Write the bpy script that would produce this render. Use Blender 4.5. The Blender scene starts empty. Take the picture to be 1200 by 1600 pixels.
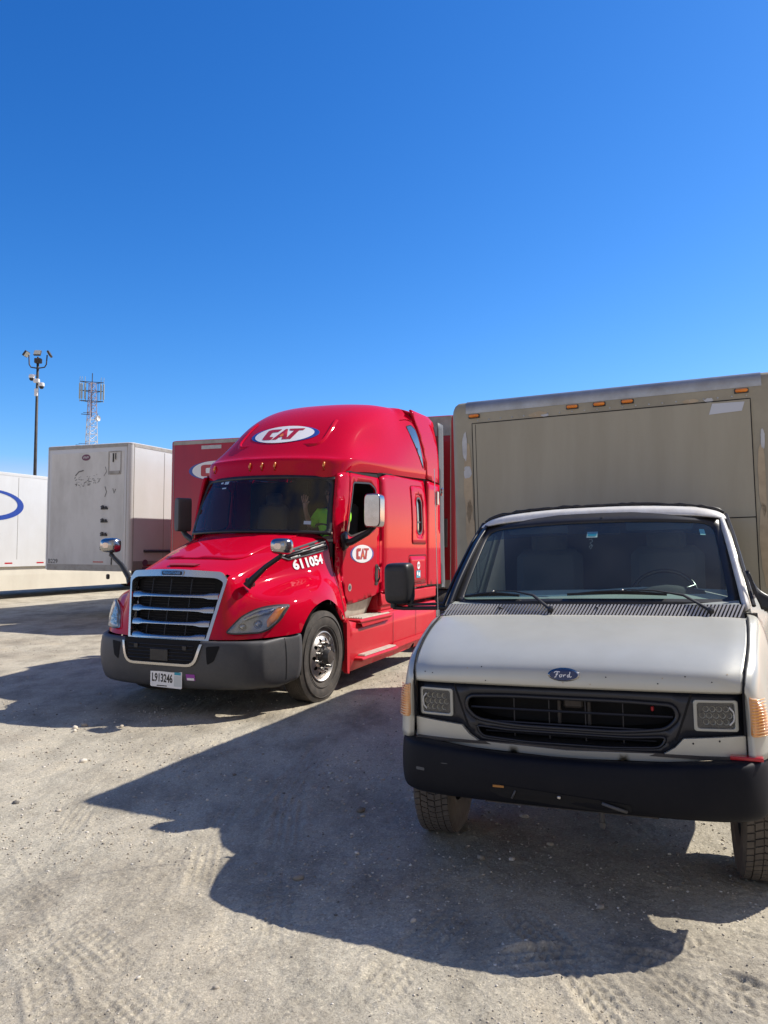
import bpy, bmesh, math, random
import numpy as np
from mathutils import Vector, Matrix, noise
from mathutils.geometry import delaunay_2d_cdt
from mathutils.bvhtree import BVHTree
R_ = math.radians
random.seed(7)
SC = bpy.context.scene
COL = SC.collection

# ------------------------------------------------------------------ camera, sky, sun, exposure
CAM_H, PITCH, ROLL = 1.746, 0.0458, 0.0055
cd = bpy.data.cameras.new('camera')
cam = bpy.data.objects.new('camera', cd); COL.objects.link(cam)
cp, sp, cr, sr = math.cos(PITCH), math.sin(PITCH), math.cos(ROLL), math.sin(ROLL)
rv, uv, fv = Vector((1, 0, 0)), Vector((0, -sp, cp)), Vector((0, cp, sp))
r2, u2 = rv * cr + uv * sr, uv * cr - rv * sr
m = Matrix.Identity(4)
for i in range(3):
    m[i][0], m[i][1], m[i][2] = r2[i], u2[i], -fv[i]
m.translation = (0, 0, CAM_H)
cam.matrix_world = m
cd.sensor_fit = 'VERTICAL'; cd.sensor_height = 36; cd.lens = 27
cd.clip_start = .05; cd.clip_end = 6000
SC.camera = cam
SC.view_settings.view_transform = 'Standard'; SC.view_settings.look = 'None'
SC.view_settings.gamma = 1; SC.view_settings.exposure = 0.6
try: SC.view_settings.use_curve_mapping = False
except Exception: pass
SUN_EL, SUN_AZ = 45.8, 68.3        # degrees; azimuth clockwise from +Y
W = bpy.data.worlds.new('World'); SC.world = W; W.use_nodes = True
nt = W.node_tree; nt.nodes.clear()
sky = nt.nodes.new('ShaderNodeTexSky'); sky.sky_type = 'NISHITA'; sky.sun_disc = False
sky.sun_elevation = R_(SUN_EL); sky.sun_rotation = R_(SUN_AZ)
sky.altitude = 0; sky.air_density = 1.0; sky.dust_density = 0.3; sky.ozone_density = 4.0
hs = nt.nodes.new('ShaderNodeHueSaturation'); hs.inputs['Saturation'].default_value = 1.0
hs.inputs['Hue'].default_value = .5; hs.inputs['Value'].default_value = 1.0
bgn = nt.nodes.new('ShaderNodeBackground'); bgn.inputs['Strength'].default_value = .10
wo = nt.nodes.new('ShaderNodeOutputWorld')
def wmath(op, a_, b_):
    n = nt.nodes.new('ShaderNodeMath'); n.operation = op
    for i_, v in ((0, a_), (1, b_)):
        if isinstance(v, (int, float)): n.inputs[i_].default_value = v
        else: nt.links.new(v, n.inputs[i_])
    return n.outputs[0]
# deepen the sky's blue the way the camera records it (per channel, for the whole sky)
sepc = nt.nodes.new('ShaderNodeSeparateColor'); com = nt.nodes.new('ShaderNodeCombineColor')
nt.links.new(sky.outputs[0], hs.inputs['Color']); nt.links.new(hs.outputs[0], sepc.inputs[0])
for ch, (k_, p_, cap) in enumerate(((1.21, 2.05, 4.0), (.945, 1.34, 2.5), (1.18, 1.08, 1.6))):
    d_ = wmath('MULTIPLY', sepc.outputs[ch], .1516)
    glow = wmath('MULTIPLY', wmath('MAXIMUM', wmath('SUBTRACT', d_, (.47, .74, 9)[ch]), 0.0), (1.6, 1.0, 0)[ch])   # warm glow added round the sun and along the horizon to offset blue shade
    nt.links.new(wmath('MULTIPLY', wmath('ADD', wmath('MINIMUM', wmath('MULTIPLY', wmath('POWER', d_, p_), k_), wmath('MULTIPLY', d_, cap)), glow), 1 / .1516), com.inputs[ch])
# thin bright cloud added unseen behind the photographer to whiten the shade (it shows in the red truck's paint)
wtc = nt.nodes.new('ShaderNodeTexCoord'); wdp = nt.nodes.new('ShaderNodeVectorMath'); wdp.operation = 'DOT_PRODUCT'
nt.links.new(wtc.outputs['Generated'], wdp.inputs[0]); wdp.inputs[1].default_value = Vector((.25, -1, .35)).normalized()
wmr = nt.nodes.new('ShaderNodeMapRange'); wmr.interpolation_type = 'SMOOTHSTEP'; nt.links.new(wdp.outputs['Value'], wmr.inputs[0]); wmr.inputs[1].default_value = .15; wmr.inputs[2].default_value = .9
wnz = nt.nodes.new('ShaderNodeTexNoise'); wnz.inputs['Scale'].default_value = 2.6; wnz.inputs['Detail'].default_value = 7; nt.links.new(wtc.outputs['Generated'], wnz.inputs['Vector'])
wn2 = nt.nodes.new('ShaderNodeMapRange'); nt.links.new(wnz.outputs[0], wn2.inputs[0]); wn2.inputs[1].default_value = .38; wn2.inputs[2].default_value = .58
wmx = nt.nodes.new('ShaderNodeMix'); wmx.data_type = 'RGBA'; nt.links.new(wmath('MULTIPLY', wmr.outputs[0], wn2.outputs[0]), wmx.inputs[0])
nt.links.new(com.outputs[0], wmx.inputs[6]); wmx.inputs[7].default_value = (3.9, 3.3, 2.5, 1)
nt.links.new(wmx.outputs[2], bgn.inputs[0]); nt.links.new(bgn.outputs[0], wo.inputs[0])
sl = bpy.data.lights.new('sun', 'SUN'); sl.energy = 4.2; sl.angle = R_(.53); sl.color = (1, .945, .86)
so = bpy.data.objects.new('sun', sl); COL.objects.link(so)
sd = Vector((math.sin(R_(SUN_AZ)) * math.cos(R_(SUN_EL)), math.cos(R_(SUN_AZ)) * math.cos(R_(SUN_EL)), math.sin(R_(SUN_EL))))
so.rotation_euler = sd.to_track_quat('Z', 'Y').to_euler(); so.location = sd * 30

# ------------------------------------------------------------------ materials
MATS = {}
def mat(name, col, rough=.5, metal=0, coat=0, col2=None, vs=3.0, vamt=.5, stretch=(1, 1, 1), bump=0, bs=60, dust=0, dustcol=(.36, .31, .25), ior=1.45, emit=None, vlo=.4, vhi=.65, spec=None):
    if name in MATS: return MATS[name]
    M = bpy.data.materials.new(name); M.use_nodes = True; MATS[name] = M
    t = M.node_tree; N = t.nodes; L = t.links; b = N['Principled BSDF']
    b.inputs['Roughness'].default_value = rough; b.inputs['Metallic'].default_value = metal
    b.inputs['Coat Weight'].default_value = coat; b.inputs['Coat Roughness'].default_value = .04
    b.inputs['IOR'].default_value = ior
    b.inputs['Base Color'].default_value = (*col, 1)
    M.diffuse_color = (*col, 1)
    if spec is not None: b.inputs['Specular IOR Level'].default_value = spec
    tc = N.new('ShaderNodeTexCoord'); out = None
    def nz(scale, detail=5, st=(1, 1, 1)):
        mp = N.new('ShaderNodeMapping'); mp.inputs['Scale'].default_value = st
        n = N.new('ShaderNodeTexNoise'); n.inputs['Scale'].default_value = scale; n.inputs['Detail'].default_value = detail
        n.inputs['Roughness'].default_value = .62
        L.new(tc.outputs['Object'], mp.inputs[0]); L.new(mp.outputs[0], n.inputs['Vector']); return n
    def mix(fac, a, bb):
        x = N.new('ShaderNodeMix'); x.data_type = 'RGBA'
        L.new(fac, x.inputs[0])
        for s, v in ((x.inputs[6], a), (x.inputs[7], bb)):
            if isinstance(v, tuple): s.default_value = (*v, 1)
            else: L.new(v, s)
        return x.outputs[2]
    def ramp(src, lo, hi, o0=0., o1=1.):
        r = N.new('ShaderNodeMapRange'); r.inputs[1].default_value = lo; r.inputs[2].default_value = hi
        r.inputs[3].default_value = o0; r.inputs[4].default_value = o1; L.new(src, r.inputs[0]); return r.outputs[0]
    cur = col
    if col2 is not None:
        n = nz(vs, 6, stretch); cur = mix(ramp(n.outputs[0], vlo, vhi, 0, vamt), cur, col2); out = cur
    if dust:
        n = nz(2.3, 8); n2 = nz(40, 3)
        mm = N.new('ShaderNodeMath'); mm.operation = 'MULTIPLY'
        L.new(ramp(n.outputs[0], .35, .75, .15, 1), mm.inputs[0]); L.new(ramp(n2.outputs[0], .3, .7, .5 * dust, 1.2 * dust), mm.inputs[1])
        cur = mix(mm.outputs[0], cur, dustcol); out = cur
        L.new(ramp(mm.outputs[0], 0, 1, rough, .85), b.inputs['Roughness'])
        if coat: L.new(ramp(mm.outputs[0], 0, .6, coat, 0), b.inputs['Coat Weight'])
    if out is not None: L.new(out, b.inputs['Base Color'])
    if bump:
        n = nz(bs, 4); bp = N.new('ShaderNodeBump'); bp.inputs['Strength'].default_value = bump; bp.inputs['Distance'].default_value = .004
        L.new(n.outputs[0], bp.inputs['Height']); L.new(bp.outputs[0], b.inputs['Normal'])
    if emit:
        b.inputs['Emission Color'].default_value = (*col, 1); b.inputs['Emission Strength'].default_value = emit
    return M
def glass(name, tint, rough=.0, spec=1.0, dirt=.06, body=.0, bodycol=(.05, .06, .06)):
    if name in MATS: return MATS[name]
    M = bpy.data.materials.new(name); M.use_nodes = True; MATS[name] = M
    t = M.node_tree; N = t.nodes; L = t.links; N.clear()
    o = N.new('ShaderNodeOutputMaterial'); tr = N.new('ShaderNodeBsdfTransparent'); tr.inputs[0].default_value = (*tint, 1)
    gl = N.new('ShaderNodeBsdfGlossy'); gl.inputs['Roughness'].default_value = max(rough, .02)
    ge = N.new('ShaderNodeNewGeometry'); dt = N.new('ShaderNodeVectorMath'); dt.operation = 'DOT_PRODUCT'
    L.new(ge.outputs['Incoming'], dt.inputs[0]); L.new(ge.outputs['Normal'], dt.inputs[1])
    def mth(op, a_, b_=None):
        q = N.new('ShaderNodeMath'); q.operation = op
        for i_, v in ((0, a_), (1, b_)):
            if v is None: continue
            if isinstance(v, (int, float)): q.inputs[i_].default_value = v
            else: L.new(v, q.inputs[i_])
        return q.outputs[0]
    sch = mth('MULTIPLY_ADD', mth('POWER', mth('SUBTRACT', 1.0, mth('ABSOLUTE', dt.outputs['Value'])), 5.0), .95); sch.node.inputs[2].default_value = .05
    ml = mth('MULTIPLY', sch, spec).node
    df = N.new('ShaderNodeBsdfDiffuse'); df.inputs[0].default_value = (.55, .55, .53, 1)
    tc = N.new('ShaderNodeTexCoord'); n = N.new('ShaderNodeTexNoise'); n.inputs['Scale'].default_value = 3; n.inputs['Detail'].default_value = 7
    L.new(tc.outputs['Object'], n.inputs['Vector'])
    mr = N.new('ShaderNodeMapRange'); mr.inputs[1].default_value = .3; mr.inputs[2].default_value = .8; mr.inputs[3].default_value = dirt * .3; mr.inputs[4].default_value = dirt
    L.new(n.outputs[0], mr.inputs[0])
    m1 = N.new('ShaderNodeMixShader'); m2 = N.new('ShaderNodeMixShader')
    L.new(mr.outputs[0], m1.inputs[0]); L.new(tr.outputs[0], m1.inputs[1]); L.new(df.outputs[0], m1.inputs[2])
    L.new(ml.outputs[0], m2.inputs[0]); L.new(m1.outputs[0], m2.inputs[1]); L.new(gl.outputs[0], m2.inputs[2])
    L.new(m2.outputs[0], o.inputs[0]); return M

RED = mat('red_paint', (.50, .0008, .020), .6, 0, .5, dust=.010, dustcol=(.5, .28, .24), spec=0)
REDLOW = mat('dusty_red_paint', (.52, .002, .018), .5, 0, .25, spec=.1, dust=.13, dustcol=(.55, .25, .21))
REDDARK = mat('dark_red_panel', (.33, .008, .016), .5, 0, .1, dust=.12)
CHROME = mat('chrome', (.40, .40, .40), .16, 1, 0, (.26, .255, .24), 7, .5, dust=.10)
ALU = mat('aluminium', (.50, .49, .47), .38, 1, 0, (.5, .48, .43), 9, .6, dust=.25)
TREADALU = mat('dusty_step_aluminium', (.62, .58, .50), .6, .5, 0, (.4, .36, .3), 12, .6, dust=.5, dustcol=(.5, .43, .34))
GREYPL = mat('grey_bumper_plastic', (.042, .045, .052), .5, 0, 0, (.06, .062, .068), 2, .6, bump=.15, bs=300, dust=.22, dustcol=(.2, .18, .16))
BLACKPL = mat('black_plastic', (.012, .012, .014), .42, 0, 0, (.022, .022, .023), 5, .6, dust=.05)
NAVYPL = mat('faded_bumper_black', (.005, .006, .010), .6, 0, 0, (.010, .011, .014), 3, .5, bump=.1, bs=120, ior=1.25, dust=.04, dustcol=(.12, .1, .085))
SEAM = mat('seam_shadow_gap', (.006, .006, .007), .9)
RUBBER = mat('tyre_rubber', (.030, .028, .026), .85, 0, 0, (.075, .066, .056), 8, .8, bump=.3, bs=90, dust=.35, dustcol=(.17, .145, .12))
GREYRUB = mat('grey_rubber_flap', (.085, .09, .095), .6, 0, 0, (.06, .063, .067), 2, .7, (1, 1, .2))
WHITE = mat('white_vinyl', (.80, .80, .80), .4, 0, .3, dust=.06)
BLUE = mat('blue_vinyl', (.02, .06, .32), .4, 0, .3)
REDV = mat('red_vinyl', (.42, .012, .02), .4, 0, .3)
AMBER = mat('amber_lens', (.85, .25, .012), .18, 0, .8, (.6, .12, .01), 20, .5)
REDLENS = mat('red_reflector', (.45, .01, .02), .25, 0, .5)
LENSGREY = mat('lamp_lens_interior', (.24, .245, .245), .3, .2, .6, (.40, .40, .39), 25, .6)
CLEARLENS = glass('clear_lens', (.96, .97, .97), .03, 1.0, .06)
GLASS = glass('tinted_windscreen', (.70, .80, .88), .0, 1.0, .012)
GLASSV = glass('van_windscreen', (.84, .98, .93), .0, 1.0, .05)
GLASSD = glass('dark_side_glass', (.10, .12, .14), .02, 1.5, .05)
CABIN = mat('dark_cabin_trim', (.02, .02, .023), .8, 0, 0, (.035, .034, .034), 4, .6)
CABINB = mat('brown_cabin_trim', (.05, .045, .04), .8)
DASH = mat('grey_dashboard', (.24, .26, .24), .7, 0, 0, (.30, .32, .30), 5, .6)
ROOFGL = mat('sky_reflecting_dark_glass', (.05, .06, .07), .06, .35, 1.0, ior=2.2)
SEATM = mat('dark_seat_cloth', (.06, .066, .075), .9)
SILVER = mat('silver_van_paint', (.47, .465, .405), .36, .28, .22, (.53, .53, .475), 5, .4, dust=.14, dustcol=(.42, .39, .33))
SILVERW = mat('worn_white_paint', (.68, .67, .64), .5, 0, .2, (.5, .47, .42), 14, .5, dust=.2)
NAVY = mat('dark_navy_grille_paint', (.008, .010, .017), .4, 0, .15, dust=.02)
TRW = mat('white_trailer_paint', (.64, .64, .63), .4, 0, .25, (.57, .56, .53), 1.2, .6, (1, 1, .25), dust=.12)
TRG = mat('worn_trailer_nose_white', (.67, .665, .63), .55, 0, 0, (.5, .49, .455), 1.6, .8, (1, 1, .4), dust=.12)
GALV = mat('weathered_galvanised_rail', (.40, .385, .35), .6, .35, 0, (.27, .25, .22), 6, .7, dust=.2)
DARKST = mat('dark_steel', (.03, .03, .032), .6, .3, 0, (.06, .05, .045), 9, .6, dust=.2)

# ------------------------------------------------------------------ mesh builder
class MB:
    XF = None
    def __init__(s): s.v = []; s.f = []; s.fm = []; s.mi = 0
    def add(s, vs, fs):
        o = len(s.v); s.v += [tuple(p) for p in vs]; s.f += [tuple(i + o for i in f) for f in fs]; s.fm += [s.mi] * len(fs); return s
    def box(s, c, d, rot=None, ch=0):
        x, y, z = (k / 2 for k in d); b = min(ch, x, y, z) if ch else 0
        if b:
            pts = []
            for sx in (-1, 1):
                for sy in (-1, 1):
                    for sz in (-1, 1):
                        pts += [(sx * x, sy * (y - b), sz * (z - b)), (sx * (x - b), sy * y, sz * (z - b)), (sx * (x - b), sy * (y - b), sz * z)]
            bm = bmesh.new(); vv = [bm.verts.new(p) for p in pts]
            bmesh.ops.convex_hull(bm, input=vv); bm.verts.index_update()
            pts = [v.co.copy() for v in bm.verts]; fs = [[v.index for v in f.verts] for f in bm.faces]; bm.free()
        else:
            pts = [(a * x, bb * y, cc * z) for a in (-1, 1) for bb in (-1, 1) for cc in (-1, 1)]
            fs = [(0, 1, 3, 2), (4, 6, 7, 5), (0, 4, 5, 1), (2, 3, 7, 6), (0, 2, 6, 4), (1, 5, 7, 3)]
        M = Matrix.Translation(c) @ (rot if rot is not None else Matrix.Identity(4))
        return s.add([M @ Vector(p) for p in pts], fs)
    def bb(s, a, b, ch=0):
        return s.box([(p + q) / 2 for p, q in zip(a, b)], [abs(q - p) for p, q in zip(a, b)], None, ch)
    def tube(s, pts, r, n=10, cap=True, flat=1.0):
        pts = [Vector(p) for p in pts]; rr = r if isinstance(r, (list, tuple)) else [r] * len(pts)
        rings = []; up = Vector((0, 0, 1))
        for i, p in enumerate(pts):
            d = (pts[min(i + 1, len(pts) - 1)] - pts[max(i - 1, 0)]).normalized()
            a = d.cross(up)
            if a.length < .05: a = d.cross(Vector((1, 0, 0)))
            a.normalize(); b = a.cross(d).normalized()
            rings.append([p + a * math.cos(2 * math.pi * k / n) * rr[i] + b * math.sin(2 * math.pi * k / n) * rr[i] * flat for k in range(n)])
        vs = [q for r_ in rings for q in r_]; fs = []
        for i in range(len(pts) - 1):
            for k in range(n):
                k2 = (k + 1) % n; fs.append((i * n + k, i * n + k2, (i + 1) * n + k2, (i + 1) * n + k))
        if cap: fs += [tuple(range(n))[::-1], tuple((len(pts) - 1) * n + k for k in range(n))]
        return s.add(vs, fs)
    def lathe(s, prof, o, axis=(0, 1, 0), n=48, close=False):
        """prof: (radius, along)"""
        ax = Vector(axis).normalized(); a = ax.orthogonal().normalized(); b = ax.cross(a); o = Vector(o)
        vs = []; fs = []; m_ = len(prof)
        for k in range(n):
            t = 2 * math.pi * k / n; d = a * math.cos(t) + b * math.sin(t)
            vs += [o + ax * h + d * r for r, h in prof]
        for k in range(n):
            k2 = (k + 1) % n
            for j in range(m_ - 1 + (1 if close else 0)):
                j2 = (j + 1) % m_; fs.append((k * m_ + j, k * m_ + j2, k2 * m_ + j2, k2 * m_ + j))
        return s.add(vs, fs)
    def surf(s, rows, nu=4, nv=4, mirror=False, relax=0):
        P = [[Vector(p) for p in r] for r in rows]
        if mirror: P = [[Vector((p.x, -p.y, p.z)) for p in r[:0:-1]] + r for r in P]
        def cr_(line, n):
            out = []; m_ = len(line)
            for i in range(m_ - 1):
                p1, p2 = line[i], line[i + 1]
                p0 = line[i - 1] if i else p1 * 2 - p2
                p3 = line[i + 2] if i + 2 < m_ else p2 * 2 - p1
                for k in range(n):
                    t = k / n
                    # tension-limited tangents
                    m1 = (p2 - p0) * .5; m2 = (p3 - p1) * .5; L_ = (p2 - p1).length
                    if m1.length > 1.4 * L_: m1 = m1.normalized() * 1.4 * L_
                    if m2.length > 1.4 * L_: m2 = m2.normalized() * 1.4 * L_
                    out.append(p1 * (2 * t**3 - 3 * t * t + 1) + m1 * (t**3 - 2 * t * t + t) + p2 * (-2 * t**3 + 3 * t * t) + m2 * (t**3 - t * t))
            out.append(line[-1].copy()); return out
        P = [cr_(r, nv) for r in P]
        Q = list(zip(*[cr_(list(c), nu) for c in zip(*P)]))
        nr, nc = len(Q), len(Q[0])
        if relax:
            A = np.array([[tuple(p) for p in r] for r in Q])
            for _ in range(relax):
                B = A.copy(); B[1:-1, 1:-1] = .5 * A[1:-1, 1:-1] + .125 * (A[:-2, 1:-1] + A[2:, 1:-1] + A[1:-1, :-2] + A[1:-1, 2:])
                B[0, 1:-1] = .6 * A[0, 1:-1] + .2 * (A[0, :-2] + A[0, 2:]); B[-1, 1:-1] = .6 * A[-1, 1:-1] + .2 * (A[-1, :-2] + A[-1, 2:]); A = B
            Q = [[Vector(p) for p in r] for r in A]
        vs = [q for r in Q for q in r]
        fs = [(i * nc + j, i * nc + j + 1, (i + 1) * nc + j + 1, (i + 1) * nc + j) for i in range(nr - 1) for j in range(nc - 1)]
        return s.add(vs, fs)
    def panel(s, outline, holes=(), step=.08, fn=None, proj=None):
        """flat outline (2-D) with holes, triangulated with inner points, mapped to 3-D by fn(u,v)"""
        def dens(pl):
            o = []
            for i, a in enumerate(pl):
                b = pl[(i + 1) % len(pl)]; n = max(1, int(math.dist(a, b) / step + .5))
                o += [(a[0] + (b[0] - a[0]) * k / n, a[1] + (b[1] - a[1]) * k / n) for k in range(n)]
            return o
        def inside(p, pl):
            c = False; x, y = p; j = len(pl) - 1
            for i in range(len(pl)):
                if (pl[i][1] > y) != (pl[j][1] > y) and x < (pl[j][0] - pl[i][0]) * (y - pl[i][1]) / (pl[j][1] - pl[i][1]) + pl[i][0]: c = not c
                j = i
            return c
        loops = [dens(outline)] + [dens(h) for h in holes]
        pts = []; ed = []
        for lp in loops:
            o = len(pts); pts += lp; ed += [(o + i, o + (i + 1) % len(lp)) for i in range(len(lp))]
        xs = [p[0] for p in outline]; ys = [p[1] for p in outline]; cell = {}
        for p in pts: cell.setdefault((int(p[0] / step), int(p[1] / step)), []).append(p)
        nx = int((max(xs) - min(xs)) / step); ny = int((max(ys) - min(ys)) / step)
        for i in range(1, nx + 1):
            for j in range(1, ny + 1):
                q = (min(xs) + i * step, min(ys) + j * step)
                if not inside(q, loops[0]) or any(inside(q, h) for h in loops[1:]): continue
                ci, cj = int(q[0] / step), int(q[1] / step)
                if any(math.dist(q, w) < step * .5 for a in (-1, 0, 1) for b in (-1, 0, 1) for w in cell.get((ci + a, cj + b), ())): continue
                pts.append(q)
        v2, e2, f2, *_ = delaunay_2d_cdt([Vector(p) for p in pts], ed, [], 0, 1e-6)
        fs = []
        for f in f2:
            c = sum((v2[i] for i in f), Vector((0, 0))) / len(f)
            if inside(c, loops[0]) and not any(inside(c, h) for h in loops[1:]): fs.append(tuple(f))
        fn = fn or (lambda u, v: (0, u, v))
        return s.add([fn(p.x, p.y) for p in v2], fs)
    def mesh(s, name, mats):
        me = bpy.data.meshes.new(name)
        vs = [MB.XF(p) for p in s.v] if MB.XF else s.v
        me.from_pydata([tuple(p) for p in vs], [], s.f)
        for q in (mats if isinstance(mats, (list, tuple)) else [mats]): me.materials.append(q)
        me.polygons.foreach_set('material_index', s.fm)
        bm = bmesh.new(); bm.from_mesh(me); bmesh.ops.recalc_face_normals(bm, faces=bm.faces); bm.to_mesh(me); bm.free()
        return me
    def build(s, name, mats, parent=None, smooth=0, solid=0, off=-1, bevel=0, label=None, loc=None):
        me = s.mesh(name, mats)
        o = bpy.data.objects.new(name, me); COL.objects.link(o)
        if parent is not None: o.parent = parent
        if loc is not None: o.location = loc
        if smooth:
            me.polygons.foreach_set('use_smooth', [True] * len(me.polygons))
            if smooth > 1: me.set_sharp_from_angle(angle=R_(smooth))
        if solid:
            m_ = o.modifiers.new('s', 'SOLIDIFY'); m_.thickness = solid; m_.offset = off
        if bevel:
            m_ = o.modifiers.new('b', 'BEVEL'); m_.width = bevel; m_.segments = 2; m_.limit_method = 'ANGLE'; m_.angle_limit = R_(40)
            me.polygons.foreach_set('use_smooth', [True] * len(me.polygons))
            w_ = o.modifiers.new('w', 'WEIGHTED_NORMAL'); w_.keep_sharp = True
        if label: o['label'] = label
        return o
    def bvh(s): return BVHTree.FromPolygons([Vector(p) for p in s.v], s.f)
def rr(x0, y0, x1, y1, r, n=5):
    o = []
    for cx, cy, a0 in ((x1 - r, y1 - r, 0), (x0 + r, y1 - r, 90), (x0 + r, y0 + r, 180), (x1 - r, y0 + r, 270)):
        o += [(cx + r * math.cos(R_(a0 + 90 * k / n)), cy + r * math.sin(R_(a0 + 90 * k / n))) for k in range(n + 1)]
    return o
def rpoly(pl, r, n=4):
    """round the corners of a polygon"""
    o = []; m_ = len(pl)
    for i in range(m_):
        p = Vector(pl[i]); a = Vector(pl[i - 1]) - p; b = Vector(pl[(i + 1) % m_]) - p
        ri = r[i] if isinstance(r, (list, tuple)) else r
        if ri <= 0: o.append(tuple(p)); continue
        q = min(ri, a.length * .48, b.length * .48); A = p + a.normalized() * q; B = p + b.normalized() * q
        for k in range(n + 1):
            t = k / n; o.append(tuple(A * (1 - t)**2 + p * 2 * t * (1 - t) + B * t * t))
    return o
def ellipse(cx, cy, a, b, n=40): return [(cx + a * math.cos(2 * math.pi * k / n), cy + b * math.sin(2 * math.pi * k / n)) for k in range(n)]
def empty(name, loc=(0, 0, 0), rz=0, label=None, cat=None, group=None):
    o = bpy.data.objects.new(name, None); COL.objects.link(o); o.location = loc; o.rotation_euler = (0, 0, rz); o.empty_display_size = .3
    if label: tag(o, label, cat, group)
    return o
def tag(o, label, cat, group=None, kind=None):
    if label: o['label'] = label
    if cat: o['category'] = cat
    if group: o['group'] = group
    if kind: o['kind'] = kind
    return o
def pose(x, y, a): return math.atan2(-math.cos(a), -math.sin(a))
def text_polys(txt, size=1.0, bold=0, shear=0, spacing=1.0):
    """text as triangles, centred; returns (verts2d, faces)"""
    cu = bpy.data.curves.new('t', 'FONT'); cu.body = txt; cu.size = size; cu.offset = bold; cu.shear = shear
    cu.align_x = 'CENTER'; cu.align_y = 'CENTER'; cu.space_character = spacing; cu.resolution_u = 3
    o = bpy.data.objects.new('t', cu); COL.objects.link(o)
    dg = bpy.context.evaluated_depsgraph_get(); me = bpy.data.meshes.new_from_object(o.evaluated_get(dg))
    vs = [(v.co.x, v.co.y) for v in me.vertices]; fs = [tuple(p.vertices) for p in me.polygons]
    bpy.data.objects.remove(o); bpy.data.curves.remove(cu); bpy.data.meshes.remove(me)
    return vs, fs
def add_text(mb, txt, size, fn, **k):
    vs, fs = text_polys(txt, size, **k); mb.add([fn(u, v) for u, v in vs], fs); return mb
def ribbon(mb, pts, w, fn, closed=False):
    """thin strip along a 2-D polyline, mapped by fn"""
    P = [Vector(p) for p in pts]; n = len(P); vs = []; fs = []
    Q = []
    for i in range(n - (0 if closed else 1)):
        a, b = P[i], P[(i + 1) % n]; k = max(1, int((b - a).length / .06)); Q += [a + (b - a) * j / k for j in range(k)]
    if not closed: Q.append(P[-1])
    m_ = len(Q)
    for i in range(m_):
        a = Q[i - 1] if (i or closed) else Q[0]; b = Q[(i + 1) % m_] if (i < m_ - 1 or closed) else Q[-1]
        d = (b - a)
        if d.length < 1e-9: d = Vector((1, 0))
        d.normalize(); nn = Vector((-d.y, d.x)) * w / 2
        vs += [fn(*(Q[i] + nn)), fn(*(Q[i] - nn))]
    for i in range(m_ - (0 if closed else 1)):
        j = (i + 1) % m_; fs.append((2 * i, 2 * i + 1, 2 * j + 1, 2 * j))
    mb.add(vs, fs); return mb
def cat_logo(parent, name, fn, a, b, dx=.0, lift=.002):
    """white oval with a blue crescent and red letters; fn(u,v,lift)->3-D"""
    m0 = MB(); m0.panel(ellipse(dx * a, 0, a * 1.12, b * 1.0), step=a * .18, fn=lambda u, v: fn(u, v, lift))
    o = m0.build(name, BLUE, parent, smooth=1)
    m1 = MB(); m1.panel(ellipse(0, 0, a * .97, b), step=a * .18, fn=lambda u, v: fn(u, v, lift * 2)); m1.build('oval', WHITE, o, smooth=1)
    m2 = MB(); f3 = lambda u, v: fn(u, v, lift * 3)
    A, B = a * .60, b * .62
    Cc = rpoly([(-1, -1), (-.42, -1), (-.42, -.45), (-.66, -.45), (-.66, .45), (-.34, .45), (-.22, 1), (-1, 1)], [.35, .05, 0, .15, .15, 0, .05, .35])
    Tt = [(.18, 1), (1.02, 1), (.98, .62), (.78, .62), (.62, -1), (.34, -1), (.50, .62), (.30, .62)]
    At = [(-.02, .98), (.10, .98), (.42, -1), (.16, -1), (.04, -.1), (-.14, -1), (-.40, -1)]
    for pl in (Cc, Tt, At): m2.panel([(u * A, v * B) for u, v in pl], step=a * .15, fn=f3)
    m2.build('letters', REDV, o, smooth=1)
    m3 = MB(); m3.panel([(u * A, v * B) for u, v in rpoly([(.02, .15), (.13, -.35), (.02, -.6), (-.10, -.35)], .1)], step=a * .1, fn=lambda u, v: fn(u, v, lift * 4)); m3.build('flame', AMBER, o)
    return o

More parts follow.
